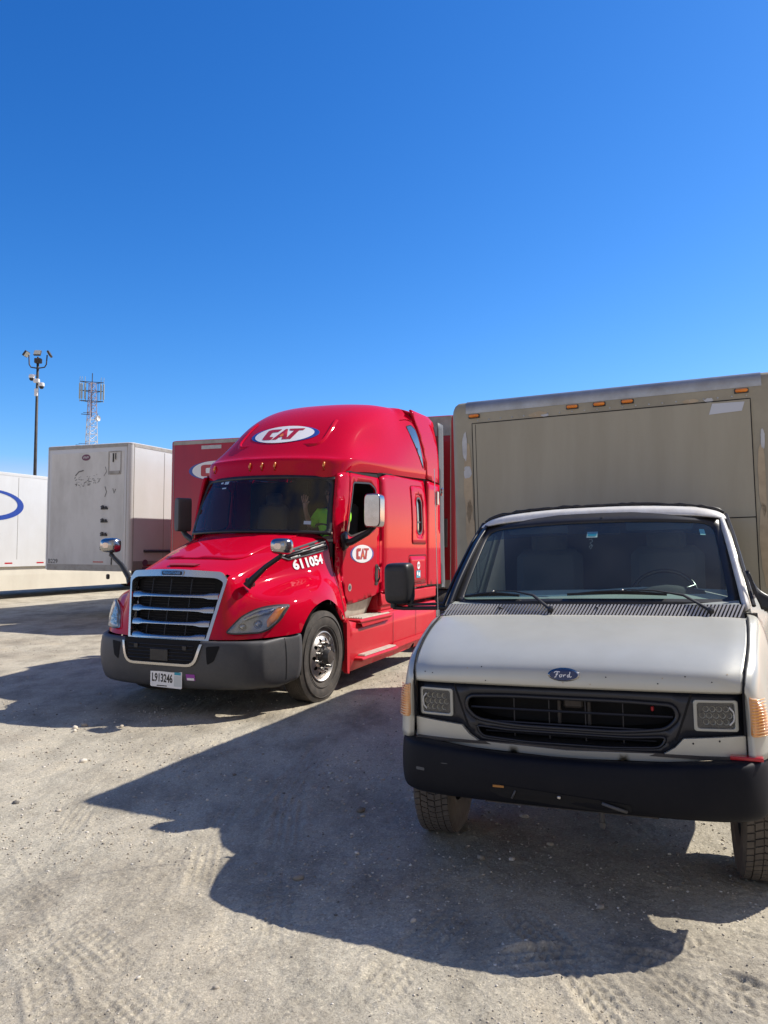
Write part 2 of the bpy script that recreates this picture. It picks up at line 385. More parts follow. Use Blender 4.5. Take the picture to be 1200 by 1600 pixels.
# ================================================================== RED SEMI TRUCK (x forward, y left, z up; origin under the front axle)
PA = (-1.773, 9.170, .3784)
truck = empty('semi_truck', (PA[0], PA[1], 0), pose(*PA), 'shiny red sleeper cab semi truck with chrome grille and white number 611054', 'truck')
def both(fn, *a):
    for s in (1, -1): fn(s, *a)
def ys(x, z):
    d = 1.08 + .08 * (-.93 - x) / .74
    t = min(1, max(0, (-1.70 - x) / .14)); t = t * t * (3 - 2 * t)
    y = d * (1 - t) + 1.22 * t
    if z > 2: y -= .05 * ((z - 2) / .75)**2
    return y
HR = [
 [(1.27, 0, .80), (1.27, .3, .80), (1.24, .54, .80), (1.17, .75, .80), (1.05, .93, .81), (.88, 1.08, .82), (.73, 1.16, .83), (.58, 1.2, .84)],
 [(1.22, 0, 1.12), (1.21, .3, 1.12), (1.17, .575, 1.11), (1.06, .73, 1.07), (.95, .93, 1.05), (.81, 1.10, 1.02), (.65, 1.185, .99), (.50, 1.215, .96)],
 [(1.14, 0, 1.46), (1.13, .3, 1.45), (1.085, .60, 1.41), (.97, .70, 1.25), (.85, .90, 1.20), (.71, 1.08, 1.18), (.53, 1.19, 1.13), (.35, 1.22, 1.07)],
 [(1.02, 0, 1.53), (1.01, .3, 1.52), (.95, .615, 1.46), (.84, .70, 1.31), (.70, .88, 1.25), (.54, 1.05, 1.25), (.36, 1.18, 1.21), (.17, 1.225, 1.13)],
 [(.70, 0, 1.63), (.70, .35, 1.62), (.66, .665, 1.55), (.57, .72, 1.40), (.46, .86, 1.32), (.33, 1.03, 1.32), (.16, 1.17, 1.27), (-.03, 1.225, 1.15)],
 [(.25, 0, 1.76), (.25, .4, 1.75), (.23, .76, 1.68), (.18, .81, 1.53), (.12, .90, 1.42), (.03, 1.03, 1.38), (-.08, 1.16, 1.29), (-.22, 1.22, 1.09)],
 [(-.15, 0, 1.87), (-.15, .5, 1.85), (-.15, .84, 1.76), (-.17, .92, 1.66), (-.19, .97, 1.53), (-.23, 1.04, 1.42), (-.30, 1.14, 1.28), (-.40, 1.21, 1.0)],
 [(-.50, 0, 1.95), (-.51, .55, 1.93), (-.55, .93, 1.86), (-.57, .985, 1.72), (-.58, 1.01, 1.56), (-.585, 1.04, 1.40), (-.59, 1.12, 1.18), (-.60, 1.19, .84)]]
hood = MB(); hood.surf(HR, 7, 7, mirror=True, relax=14)
def _behind_grille(f):
    c = sum((Vector(hood.v[i]) for i in f), Vector()) / len(f)
    return c.x > .99 and .80 < c.z < 1.445 and abs(c.y) < .485 + (c.z - .80) * .17
hood.f = [f for f in hood.f if not _behind_grille(f)]; hood.fm = [0] * len(hood.f)
HB = hood.bvh()
HOODO = hood.build('hood', RED, truck, smooth=1)
def onhood_side(s, x, z, lift=.004):
    """point on the hood's flank, found from the side"""
    h_ = HB.ray_cast(Vector((x, s * 2.2, z)), Vector((0, -s, 0)))
    return h_[0] + Vector((0, s * lift, 0)) if h_[0] else Vector((x, s * 1.0, z))
def onhood_front(y, z, lift=.004):
    h_ = HB.ray_cast(Vector((3, y, z)), Vector((-1, 0, 0)))
    return h_[0] + h_[1].normalized() * (lift if h_[1].x > 0 else -lift) if h_[0] else Vector((1.1, y, z))
def onhood_top(x, y, lift=.004):
    h_ = HB.ray_cast(Vector((x, y, 3)), Vector((0, 0, -1)))
    return h_[0] + Vector((0, 0, lift)) if h_[0] else Vector((x, y, 1.5))
# hood creases, seams
for s in (1, -1):
    sm = MB(); ribbon(sm, [(-.53, 1.80), (-.55, 1.5), (-.57, 1.2), (-.585, .9)], .012, lambda u, v: onhood_side(s, u, v, .003))
    sm.build('panel_gap', SEAM, HOODO)
# raised centre of the hood (soft step)
rc = MB(); f = lambda u, v: onhood_top(u, v, .002)
rc.panel(rpoly([(-.44, -.66), (.74, -.50), (.80, 0), (.74, .50), (-.44, .66)], [.1, .2, .3, .2, .1]), step=.07, fn=lambda u, v: onhood_top(u, v, .010))
rc.build('hood_bulge', RED, HOODO, smooth=1, solid=.010)
sc_ = MB(); sc_.panel(rpoly([(1.03, -.16), (.98, -.20), (.98, .20), (1.03, .16)], .01), step=.05, fn=lambda u, v: onhood_top(u, v, .02)); sc_.build('latch_recess', REDDARK, HOODO, solid=.01)
# engine bay block, so no light passes through the wheel arches
eb = MB(); eb.bb((-.6, -.62, .45), (.90, .62, 1.38)); eb.bb((-.60, -1.0, .9), (-.55, 1.0, 1.8))
eb.bb((.98, -.5, .35), (1.15, .5, .8)); eb.bb((-4.9, -.55, .62), (-.6, -.30, .9)); eb.bb((-4.9, .30, .62), (-.6, .55, .9)); eb.bb((-.1, -.9, .42), (.1, .9, .56))
eb.build('chassis', DARKST, truck)

GCHR = mat('satin_chrome', (.52, .51, .49), .25, 1, 0, (.5, .49, .46), 6, .5, dust=.12)
# grille: chrome surround leaning back, four bars, dark mesh, badge
def gp(y, z, o=0): # the grille plane: bottom further forward
    x = 1.275 - (z - .80) * .20 - .10 * (y / .6)**2 + o
    return (x, y, z)
gout = rpoly([(-.50, .775), (.50, .775), (.615, 1.40), (.555, 1.482), (0, 1.512), (-.555, 1.482), (-.615, 1.40)], [.02, .02, .02, .03, .3, .03, .02])
gin = rpoly([(-.470, .800), (.470, .800), (.582, 1.375), (.51, 1.418), (0, 1.438), (-.51, 1.418), (-.582, 1.375)], [.02, .02, .03, .05, .3, .05, .03])
g = MB(); g.panel(gout, [gin], .05, lambda u, v: gp(u, v, .048)); GR = g.build('grille', GCHR, truck, smooth=40, solid=.075, bevel=.008)
g = MB(); g.panel(gin, (), .08, lambda u, v: gp(u, v, -.07)); g.build('radiator_mesh', SEAM, GR)
g = MB()
for k in range(9):
    for zz in range(5): pass
for y in (-.30, -.05, .2): g.tube([gp(y, .82, -.03), gp(y, 1.40, -.03)], .007, 6)
for z in [.83 + .028 * k for k in range(20)]: g.tube([gp(yy, z, -.035) for yy in (-.45, -.2, 0, .2, .45)], .003, 4)
g.build('grille_screen', BLACKPL, GR)
for k in range(4):
    z = .815 + k * .139; hw = .455 + (z - .815) * .2
    g = MB(); pts = [-hw, -hw + .10, -hw + .16, -.15, 0, .15, hw - .16, hw - .10, hw]
    tk = [.060, .058, .034, .026, .024, .026, .034, .058, .060]
    rows = []
    for j, y in enumerate(pts):
        t = tk[j]; rows.append([gp(y, z + t / 2 + .004, -.02), gp(y, z + t * .5, .026), gp(y, z - t * .5, .036), gp(y, z - t / 2 - .004, -.02)])
    g.surf(rows, 2, 2); g.build('grille_bar', GCHR, GR, smooth=50)
g = MB(); g.panel(rr(-.145, 1.441, .145, 1.496, .02), step=.04, fn=lambda u, v: gp(u, v, .058)); BD = g.build('badge', CHROME, GR, solid=.012)
g = MB(); g.panel(rr(-.125, 1.445, .125, 1.484, .012), step=.04, fn=lambda u, v: gp(u, v, .062)); g.build('badge_face', BLACKPL, BD)
g = MB(); add_text(g, 'FREIGHTLINER', .034, lambda u, v: gp(u * .98, 1.4645 + v, .065), bold=.001); g.build('badge_letters', CHROME, BD)

# bumper: wrap-around, with a chrome U round the lower intake
BR = []
for z, o in ((.30, -.10), (.34, -.04), (.45, 0), (.60, .012), (.74, .0), (.785, -.02), (.79, -.07)):
    BR.append([(1.36 + o, 0, z), (1.355 + o, .35, z), (1.31 + o, .62, z), (1.21 + o, .86, z), (1.09 + o, .995 + o * .5, z), (1.035 + o, 1.04 + o * .5, z), (.80, 1.13 + o * .6, z + (.02 if z > .5 else 0)), (.56, 1.20 + o * .6, z + (.035 if z > .5 else .04))])
bmp = MB(); bmp.surf(BR, 3, 5, mirror=True); BMP = bmp.build('bumper', GREYPL, truck, smooth=1, solid=.02)
BB = bmp.bvh()
def onb(y, z, lift=.004):
    h_ = BB.ray_cast(Vector((3, y, z)), Vector((-1, 0, 0)))
    return h_[0] + Vector((lift, 0, 0)) if h_[0] else Vector((1.3, y, z))
def onb_side(s, x, z, lift=.004):
    h_ = BB.ray_cast(Vector((x, s * 2.5, z)), Vector((0, -s, 0)))
    return h_[0] + Vector((0, s * lift, 0)) if h_[0] else Vector((x, s * 1.2, z))
i_ = MB(); i_.panel(rpoly([(-.47, .80), (-.41, .56), (.41, .56), (.47, .80)], [0, .08, .08, 0]), step=.08, fn=lambda u, v: onb(u, min(v, .77), .006) + Vector((0, 0, v - min(v, .77))))
INT = i_.build('intake', SEAM, BMP)
i_ = MB()
for z in (.60, .635, .67, .705, .74): i_.tube([onb(y, z, .012) for y in (-.40, -.2, 0, .2, .40)], .005, 5)
i_.box(onb(0, .64, .012), (.02, .22, .12), ch=.004)
for y in (-.3, .3): i_.box(onb(y, .72, .01), (.02, .05, .05), ch=.004)
i_.build('intake_mesh', BLACKPL, INT)
i_ = MB(); op = rpoly([(-.495, .765), (-.43, .535), (.43, .535), (.495, .765), (.466, .765), (.405, .562), (-.405, .562), (-.466, .765)], [0, .1, .1, 0, 0, .08, .08, 0])
i_.panel(op, step=.05, fn=lambda u, v: onb(u, v, .022)); i_.build('intake_trim', GCHR, BMP, solid=.03, bevel=.006)
for s in (1, -1): i_ = MB(); i_.panel(rpoly([(s * .53, .74), (s * .67, .75), (s * .62, .60), (s * .55, .56)], .02), step=.05, fn=lambda u, v: onb(u, v, .004)); i_.build('fog_lamp_pocket', SEAM, BMP)
for s in (1, -1): i_ = MB(); ribbon(i_, [(.76, .32), (.78, .5), (.80, .80)], .010, lambda u, v: onb_side(s, u, v, .003)); i_.build('bumper_joint', SEAM, BMP)
# plate and sticker
def plate(parent, yc, zc):
    c0 = onb(yc, zc, .016); f = lambda u, v, l: c0 + Vector((l, u * 1.25, v * 1.2))
    p = MB(); p.panel(rr(-.155, -.075, .155, .075, .012), step=.1, fn=lambda u, v: f(u + .0, v - u * .02, 0)); P_ = p.build('licence_plate', WHITE, parent, solid=.004)
    p = MB(); add_text(p, 'L913246', .082, lambda u, v: f(-.038 + u * .72, v * 1.15 - u * .02, .0015), bold=.0025); p.build('plate_number', BLACKPL, P_)
    p = MB(); add_text(p, 'ILLINOIS', .026, lambda u, v: f(-.05 + u, .055 + v, .0015)) if False else p.panel(rr(-.09, -.066, .01, -.058, .002), step=.1, fn=lambda u, v: f(u, v, .0015)); p.build('plate_caption', BLACKPL, P_)
    p = MB(); p.panel([(.082, .035), (.145, .035), (.145, .058), (.082, .058)], step=.1, fn=lambda u, v: f(u, v, .0015)); p.build('plate_decal', mat('teal_vinyl', (.02, .30, .42), .4), P_)
    p = MB(); p.panel([(.078, -.06), (.148, -.06), (.148, .030), (.078, .030)], step=.1, fn=lambda u, v: f(u, v, .0012)); p.build('plate_permit', mat('pale_vinyl', (.55, .58, .57), .5), P_)
plate(BMP, .075, .40)
i_ = MB(); i_.panel(rr(.315, .395, .415, .46, .004), step=.05, fn=lambda u, v: onb(u, v, .006)); ST = i_.build('sticker', mat('purple_vinyl', (.30, .06, .36), .5), BMP)
i_ = MB(); i_.panel(rr(.325, .398, .405, .422, .003), step=.05, fn=lambda u, v: onb(u, v, .008)); i_.build('sticker_band', WHITE, ST)

# headlights wrapped on the fender front
def headlight(s):
    pl = rpoly([(.665, .865), (.75, .85), (.95, .862), (1.01, .89), (1.085, .985), (1.115, 1.125), (1.03, 1.125), (.89, 1.10), (.765, 1.02)], [.03, .1, .1, .05, .05, .02, .1, .1, .05])
    f = lambda l: (lambda u, v: onhood_front(s * u, v, l))
    a = MB(); a.panel(pl, step=.04, fn=f(.004)); H = a.build('headlight', LENSGREY, truck, smooth=1)
    a = MB(); a.panel(pl, step=.04, fn=f(.030)); a.build('lens_cover', CLEARLENS, H, smooth=1, solid=.004)
    a = MB(); ribbon(a, pl, .016, f(.028), True); a.build('lens_rim', BLACKPL, H)
    a = MB(); a.panel(rpoly([(1.00, .91), (1.065, .99), (1.10, 1.11), (1.045, 1.115), (.985, .98)], .02), step=.03, fn=f(.018)); a.build('turn_signal', AMBER, H, smooth=1, solid=.012)
    a = MB(); a.panel(rpoly([(.79, 1.01), (.90, 1.075), (1.03, 1.105), (1.01, 1.05), (.90, 1.02), (.80, .975)], .02), step=.03, fn=f(.018)); a.build('light_strip', CHROME, H, smooth=1, solid=.01)
    for (yy, zz, r) in ((.80, .925, .036), (.925, .95, .040)):
        c = onhood_front(s * yy, zz, .004); d = Vector((.88, s * .42, .12)).normalized()
        a = MB(); a.lathe([(r, .012), (r * 1.12, .016), (r * 1.08, .0), (.0, -.005)], c, d, 24); L_ = a.build('projector_ring', CHROME, H, smooth=40)
        a = MB(); a.lathe([(0, .024), (r * .5, .020), (r * .8, .010), (r * .95, 0)], c, d, 24); a.build('projector_lens', CHROME, L_, smooth=1)
both(headlight)

# front wheels
def wheel_meshes(ro, w, rim, steer):
    """tyre, disc; axis +y is the outer face, centre at origin"""
    t = MB(); h = w / 2
    pr = [(rim - .01, -h * .72), (rim + .03, -h * .86), ((rim + ro) / 2, -h), (ro - .035, -h * .92), (ro - .008, -h * .80)]
    top = []
    for k in range(-4, 5):
        y = k * h * .18
        top += [(ro, y - h * .072), (ro, y + h * .072)] + ([(ro - .014, y + h * .08), (ro - .014, y + h * .10)] if k < 4 else [])
    pr += top + [(ro - .008, h * .80), (ro - .035, h * .92), ((rim + ro) / 2, h), (rim + .03, h * .86), (rim - .01, h * .72)]
    t.lathe(pr, (0, 0, 0), (0, 1, 0), 72)
    for rr_ in ((rim + .055), (ro - .06)): t.lathe([(rr_ - .004, h * .955), (rr_, h * 1.012), (rr_ + .004, h * .955)], (0, 0, 0), (0, 1, 0), 72)
    return t
tm = wheel_meshes(.512, .28, .286, 1)
def disc(holes=10):
    d = MB(); r = .286
    d.lathe([(r - .012, -.10), (r, .085), (r - .004, .118), (r - .014, .122), (r - .024, .112), (r - .034, .092), (r - .050, .090)], (0, 0, 0), (0, 1, 0), 64)
    # dished disc with hand holes
    def fn(u, v):
        q = math.hypot(u, v); y = .090 + .034 * min(1, max(0, (r - .05 - q) / .05)); return (u, y, v)
    hs_ = [ellipse(.192 * math.cos(2 * math.pi * k / holes), .192 * math.sin(2 * math.pi * k / holes), .023, .023, 14) for k in range(holes)]
    d.panel(ellipse(0, 0, r - .049, r - .049, 48), hs_, .02, fn)
    return d
WM = disc().mesh('wheel', ALU); TMm = tm.mesh('tyre', RUBBER)
hb = MB(); hb.lathe([(.118, .12), (.115, .135), (.088, .15), (.080, .205), (.072, .22), (0, .224)], (0, 0, 0), (0, 1, 0), 32)
HBm = hb.mesh('hub', mat('dark_hub', (.06, .06, .06), .35, .6, 0, dust=.2))
nt_ = MB(); nt_.lathe([(.017, .12), (.017, .150), (.012, .185), (0, .19)], (0, 0, 0), (0, 1, 0), 8); NTm = nt_.mesh('lug_nut', CHROME)
bk = MB(); bk.lathe([(.0, -.02), (.26, -.02), (.27, .02)], (0, 0, 0), (0, 1, 0), 32); BKm = bk.mesh('brake_drum', DARKST)
for me in (WM, TMm, HBm, BKm):
    me.polygons.foreach_set('use_smooth', [True] * len(me.polygons)); me.set_sharp_from_angle(angle=R_(35))
def put_wheel(parent, x, y, z, s, steer=0, meshes=(WM, TMm, HBm, BKm), nuts=True):
    w = bpy.data.objects.new('wheel', meshes[0]); COL.objects.link(w); w.parent = parent; w.location = (x, y, z)
    w.rotation_euler = (0, 0, (0 if s > 0 else math.pi) + steer)
    for n, me in zip(('tyre', 'hub', 'brake_drum'), meshes[1:]):
        c = bpy.data.objects.new(n, me); COL.objects.link(c); c.parent = w
    if nuts and parent is truck and x == 0:
        for k in range(10):
            t = 2 * math.pi * (k + .5) / 10; c = bpy.data.objects.new('lug_nut', NTm); COL.objects.link(c); c.parent = w; c.location = (.142 * math.cos(t), 0, .142 * math.sin(t))
    return w
for s in (1, -1): put_wheel(truck, 0, s * 1.06, .512, s, R_(-3))

# ---- cab and sleeper
def sidefn(s, lift=0): return lambda u, v: (u, s * (ys(u, v) + lift), v)
def cabside(s):
    # A pillar
    a = MB(); a.panel(rpoly([(-.60, 1.90), (-.585, 2.05), (-.74, 2.66), (-.96, 2.70), (-1.03, 2.60), (-.86, 2.10), (-.80, 1.84), (-.72, 1.76), (-.60, 1.78)], .04), step=.06, fn=lambda u, v: (u, s * (ys(u, v) - .035 * max(0, 1 - (-.58 - .26 * (v - 2.0) - u) / .14)), v))
    a.build('a_pillar', RED, truck, smooth=1, solid=.03)
    # door
    dout = rpoly([(-.72, 1.74), (-.80, 1.84), (-.985, 2.69), (-1.735, 2.69), (-1.70, 1.9), (-1.69, 1.13), (-1.25, 1.06), (-.86, 1.03), (-.78, 1.20), (-.69, 1.45)], [.03, .03, .05, .05, .02, .05, .1, .06, .1, .05])
    win = rpoly([(-.85, 1.93), (-1.06, 2.57), (-1.50, 2.59), (-1.645, 2.52), (-1.60, 2.04), (-1.50, 1.99), (-1.2, 1.93), (-.95, 1.88)], [.05, .04, .05, .06, .06, .1, .1, .05])
    a = MB(); a.panel(dout, [win], .06, sidefn(s, .002)); D = a.build('door', RED, truck, smooth=1, solid=.03)
    a = MB(); ribbon(a, win, .022, sidefn(s, .005), True); a.build('window_seal', BLACKPL, D, solid=.006)
    a = MB(); ribbon(a, dout, .010, sidefn(s, -.004), True); a.build('door_gap', SEAM, D)
    a = MB(); ribbon(a, [(-1.45, 1.90), (-1.30, 1.90)], .02, sidefn(s, .01))
    cat_logo(D, 'door_logo', lambda u, v, l: (-1.24 - u, s * (ys(-1.24 - u, 1.66 + v) + .003 + l), 1.66 + v) if s > 0 else (-1.24 + u, s * (ys(-1.24 + u, 1.66 + v) + .003 + l), 1.66 + v), .27, .115, dx=.0)
    a = MB(); a.panel(rr(-1.675, 1.24, -1.59, 1.52, .03), step=.05, fn=sidefn(s, .006)); Hn = a.build('door_handle', BLACKPL, D, solid=.008)
    a = MB(); a.tube([(-1.63, s * (ys(-1.63, 1.3) + .02), 1.29), (-1.63, s * (ys(-1.63, 1.3) + .045), 1.33), (-1.63, s * (ys(-1.63, 1.3) + .045), 1.45), (-1.63, s * (ys(-1.63, 1.3) + .02), 1.49)], .013, 8); a.build('handle_grip', BLACKPL, Hn, smooth=1)
    a = MB(); a.panel(ellipse(-.93, 1.24, .040, .048), step=.03, fn=sidefn(s, .005)); B_ = a.build('round_badge', ALU, D)
    a = MB(); a.panel(ellipse(-.93, 1.24, .022, .028), step=.03, fn=sidefn(s, .007)); a.build('badge_centre', GREYRUB, B_)
    # cowl side and sill in front of and below the door
    a = MB(); a.panel([(-.61, 1.84), (-.60, 1.3), (-.605, .84), (-.86, .84), (-.855, 1.02), (-.77, 1.20), (-.682, 1.45), (-.712, 1.75), (-.70, 1.84)], step=.06, fn=lambda u, v: (u, s * (ys(u, v) + .002 - (.06 if v < .9 else 0) + .0 * u), v))
    a.build('cowl_side', RED, truck, smooth=1, solid=.02)
    # sleeper side with the small window, luggage door and vent
    sw = rr(-3.31, 1.955, -3.09, 2.495, .09)
    so_ = [(-1.75, 2.70), (-1.715, 1.9), (-1.705, 1.14), (-3.56, 1.16), (-3.56, 2.80), (-2.0, 2.755)]
    a = MB(); a.panel(so_, [sw], .05, sidefn(s, 0)); S_ = a.build('sleeper_side', RED, truck, smooth=1, solid=.03)
    a = MB(); a.panel(sw, step=.1, fn=sidefn(s, -.02)); SWd = a.build('sleeper_window', ROOFGL, S_)
    a = MB(); ribbon(a, sw, .028, sidefn(s, .006), True); a.box((-3.2, s * 1.20, 2.13), (.2, .012, .025)); a.build('window_frame', GREYRUB, SWd, solid=.01)
    a = MB(); pl = rpoly([(-2.86, 1.80), (-2.86, 2.66), (-3.38, 2.69), (-3.50, 2.58), (-3.50, 1.80)], .05)
    ribbon(a, pl, .012, sidefn(s, .003), True); a.build('panel_seam', SEAM, S_); a = MB(); pl2 = rr(-3.53, 1.20, -2.72, 1.63, .05); ribbon(a, pl2, .012, sidefn(s, .003), True)
    a.build('hatch_seam', SEAM, S_)
    a = MB(); a.panel(pl, [rr(-3.36, 1.90, -3.04, 2.55, .11)], .06, sidefn(s, .010)); a.build('window_surround', RED, S_, smooth=1, solid=.012)
    a = MB(); a.panel(rr(-3.50, 1.22, -2.75, 1.61, .05), step=.08, fn=sidefn(s, .007)); LD = a.build('luggage_door', RED, S_, smooth=1, solid=.01)
    a = MB(); a.panel(ellipse(-3.13, 1.475, .065, .06), step=.04, fn=sidefn(s, .012)); q = a.build('round_sticker', WHITE, LD)
    a = MB(); add_text(a, 'CAT', .05, lambda u, v: (-3.13 - s * u, s * (1.22 + .015), 1.475 + v), bold=.002); a.build('sticker_text', REDV, q)
    a = MB(); a.panel(rr(-3.215, 1.29, -3.035, 1.40, .01), step=.06, fn=sidefn(s, .012)); q = a.build('teal_sticker', mat('teal_vinyl', (.02, .30, .42), .4), LD)
    a = MB(); a.panel(rr(-3.19, 1.315, -3.12, 1.37, .01), step=.06, fn=sidefn(s, .014)); a.panel(rr(-3.10, 1.33, -3.05, 1.385, .01), step=.06, fn=sidefn(s, .014)); a.build('sticker_print', WHITE, q)
    # side extender (upper fairing and lower panel) and rubber flap
    a = MB(); a.panel([(-3.06, 3.84), (-3.40, 3.25), (-3.57, 2.83), (-4.20, 2.80), (-4.12, 3.80), (-3.9, 3.86)], step=.1, fn=lambda u, v: (u, s * (1.215 - .10 * max(0, (v - 3.0) / .85)**2 + 0.0 * u), v)); e = a.build('side_extender', RED, truck, smooth=1, solid=.03)
    a = MB(); a.panel([(-3.575, 2.79), (-3.575, 1.17), (-4.30, 1.15), (-4.20, 2.77)], step=.1, fn=lambda u, v: (u, s * 1.218, v)); a.build('lower_extender', RED, truck, smooth=1, solid=.03)
    a = MB(); a.panel([(-4.13, 3.80), (-4.21, 2.79), (-4.31, 1.10), (-4.58, 1.08), (-4.47, 2.79), (-4.43, 3.80)], step=.12, fn=lambda u, v: (u, s * (1.205 + .005 * math.sin(v * 2.1 + 1)), v)); a.build('rubber_flap', GREYRUB, truck, smooth=1, solid=.012)
    a = MB(); a.tube([(-4.24, s * 1.24, 2.60), (-4.22, s * 1.25, 2.64), (-4.22, s * 1.25, 2.70), (-4.26, s * 1.25, 2.72)], .018, 8); a.box((-4.05, s * 1.232, 2.55), (.09, .03, .22), ch=.01); a.build('grab_handle', CHROME, truck, smooth=30)
    # kick panel recess, steps, skirt
    a = MB(); a.bb((-1.66, s * .80, .86), (-.90, s * .84, 1.12)); a.build('step_well', TREADALU, truck)
    a = MB(); a.panel([(-.90, 1.06), (-.90, .85), (-1.62, .85), (-1.72, 1.12), (-1.3, 1.08)], step=.2, fn=lambda u, v: (u, s * (1.0 + (v - .85) * .28), v)); a.build('kick_plate', TREADALU, truck, solid=.01)
    a = MB(); sk = [(-.61, .86), (-.62, .26), (-.70, .22), (-4.1, .26), (-4.1, .86), (-2.05, .86), (-1.95, .80), (-.95, .80)]
    a.panel(sk, step=.15, fn=lambda u, v: (u, s * (1.195 - .05 * (1 if v < .4 else 0) * min(1, max(0, (.4 - v) / .15))), v)); K = a.build('side_skirt', REDLOW, truck, smooth=40, solid=.03)
    a = MB(); a.bb((-4.1, s * .7, .84), (-1.72, s * 1.19, .89), .01); a.bb((-4.1, s * 1.14, .95), (-1.72, s * 1.20, 1.13), .02); a.bb((-2.2, s * .7, .86), (-1.72, s * 1.17, 1.14), .04); a.build('upper_skirt', REDLOW, truck, bevel=.01)
    a = MB(); a.bb((-2.0, s * .98, .795), (-.90, s * 1.25, .85), .015)
    a.panel([(-.92, .84), (-2.0, .84), (-1.9, .77), (-1.0, .75)], step=.2, fn=lambda u, v: (u, s * 1.235, v)); ST1 = a.build('upper_step', REDLOW, truck, bevel=.008)
    def tread(par, x0, x1, y0, y1, z):
        t_ = MB(); t_.bb((x0, s * y0, z), (x1, s * y1, z + .006))
        n = 6
        for k in range(n): yy = y0 + (y1 - y0) * (k + .5) / n; t_.bb((x0 + .02, s * (yy - .008), z + .006), (x1 - .02, s * (yy + .008), z + .016))
        t_.build('step_tread', TREADALU, par)
    tread(ST1, -1.95, -.98, 1.02, 1.23, .852)
    a = MB(); a.bb((-2.12, s * 1.10, .335), (-.86, s * 1.30, .395), .02); ST2 = a.build('lower_step', REDLOW, truck, bevel=.008); tread(ST2, -2.05, -.95, 1.16, 1.285, .398)
    a = MB(); ribbon(a, [(-2.15, .84), (-2.16, .28)], .010, lambda u, v: (u, s * 1.2, v)); ribbon(a, [(-3.1, .84), (-3.1, .28)], .010, lambda u, v: (u, s * 1.2, v)); a.build('skirt_joint', SEAM, K)
    a = MB(); a.panel([(-2.12, .42), (-4.0, .44), (-4.0, .38), (-2.12, .34)], step=.2, fn=lambda u, v: (u, s * 1.215, v)); a.build('skirt_ridge', REDLOW, K, solid=.02)
    # inner fender behind the wheel
    a = MB()
    A = [(.56 * math.cos(t), .512 + .60 * math.sin(t)) for t in [R_(d) for d in range(-12, 193, 12)]]
    rows = [[(x, s * .70, z), (x, s * .95, z), (x, s * 1.19, z)] for x, z in A]; a.surf(rows, 1, 1); a.build('wheel_well', BLACKPL, truck, smooth=1)
    a = MB(); a.panel([(-.575, .84), (-.60, .24), (-.66, .22), (-.68, .80), (-.62, .87)], step=.1, fn=lambda u, v: (u, s * 1.21, v)); a.build('fender_extension', REDLOW, truck, solid=.05)
both(cabside)
a = MB(); a.bb((-4.1, -1.18, 1.14), (-1.75, 1.18, 1.16)); a.bb((-3.57, -1.17, 1.16), (-3.54, 1.17, 3.0)); a.bb((-1.80, -1.0, .98), (-.62, 1.0, 1.01)); a.build('cab_floor', DARKST, truck)

# windscreen and its surround
def wfn(u, v, o=0):
    """u in -1..1 across, v in 0..1 up"""
    w = 1.0 - .055 * v; y = u * w
    x = -.24 - .30 * v - .30 * abs(u)**2.2 * (1 - .1 * v) + .02 * math.sin(math.pi * v)
    return (x + o, y, 1.93 + .70 * v - .02 * u * u)
wout = rpoly([(-1.01, -.02), (1.01, -.02), (1.01, 1.02), (-1.01, 1.02)], .02); win_ = rpoly([(-.955, .035), (.955, .035), (.945, .955), (-.945, .955)], [.05, .05, .10, .10])
a = MB(); a.panel(wout, [win_], .08, lambda u, v: wfn(u, v, .004)); WS = a.build('windscreen_frame', BLACKPL, truck, smooth=1, solid=.02)
a = MB(); a.panel(win_, (), .08, lambda u, v: wfn(u, v, 0)); a.build('windscreen', GLASS, WS, smooth=1)
a = MB(); pass
for q in ((-.66, .90, -.61, .935), (-.58, .885, -.50, .94), (-.60, .80, -.52, .825), (.70, .14, .78, .20)):
    a = MB(); a.panel(rr(*q, .004), step=.03, fn=lambda u, v: wfn(u, v, -.008)); a.build('windscreen_sticker', WHITE, WS)
# side glass: driver's window wound down most of the way, the other one shut
a = MB(); a.panel(rpoly([(-.85, 1.93), (-1.06, 2.57), (-1.50, 2.59), (-1.645, 2.52), (-1.60, 2.04), (-1.50, 1.99), (-1.2, 1.93), (-.95, 1.88)], .05), step=.1, fn=sidefn(-1, -.015)); a.build('side_window', GLASSD, truck)

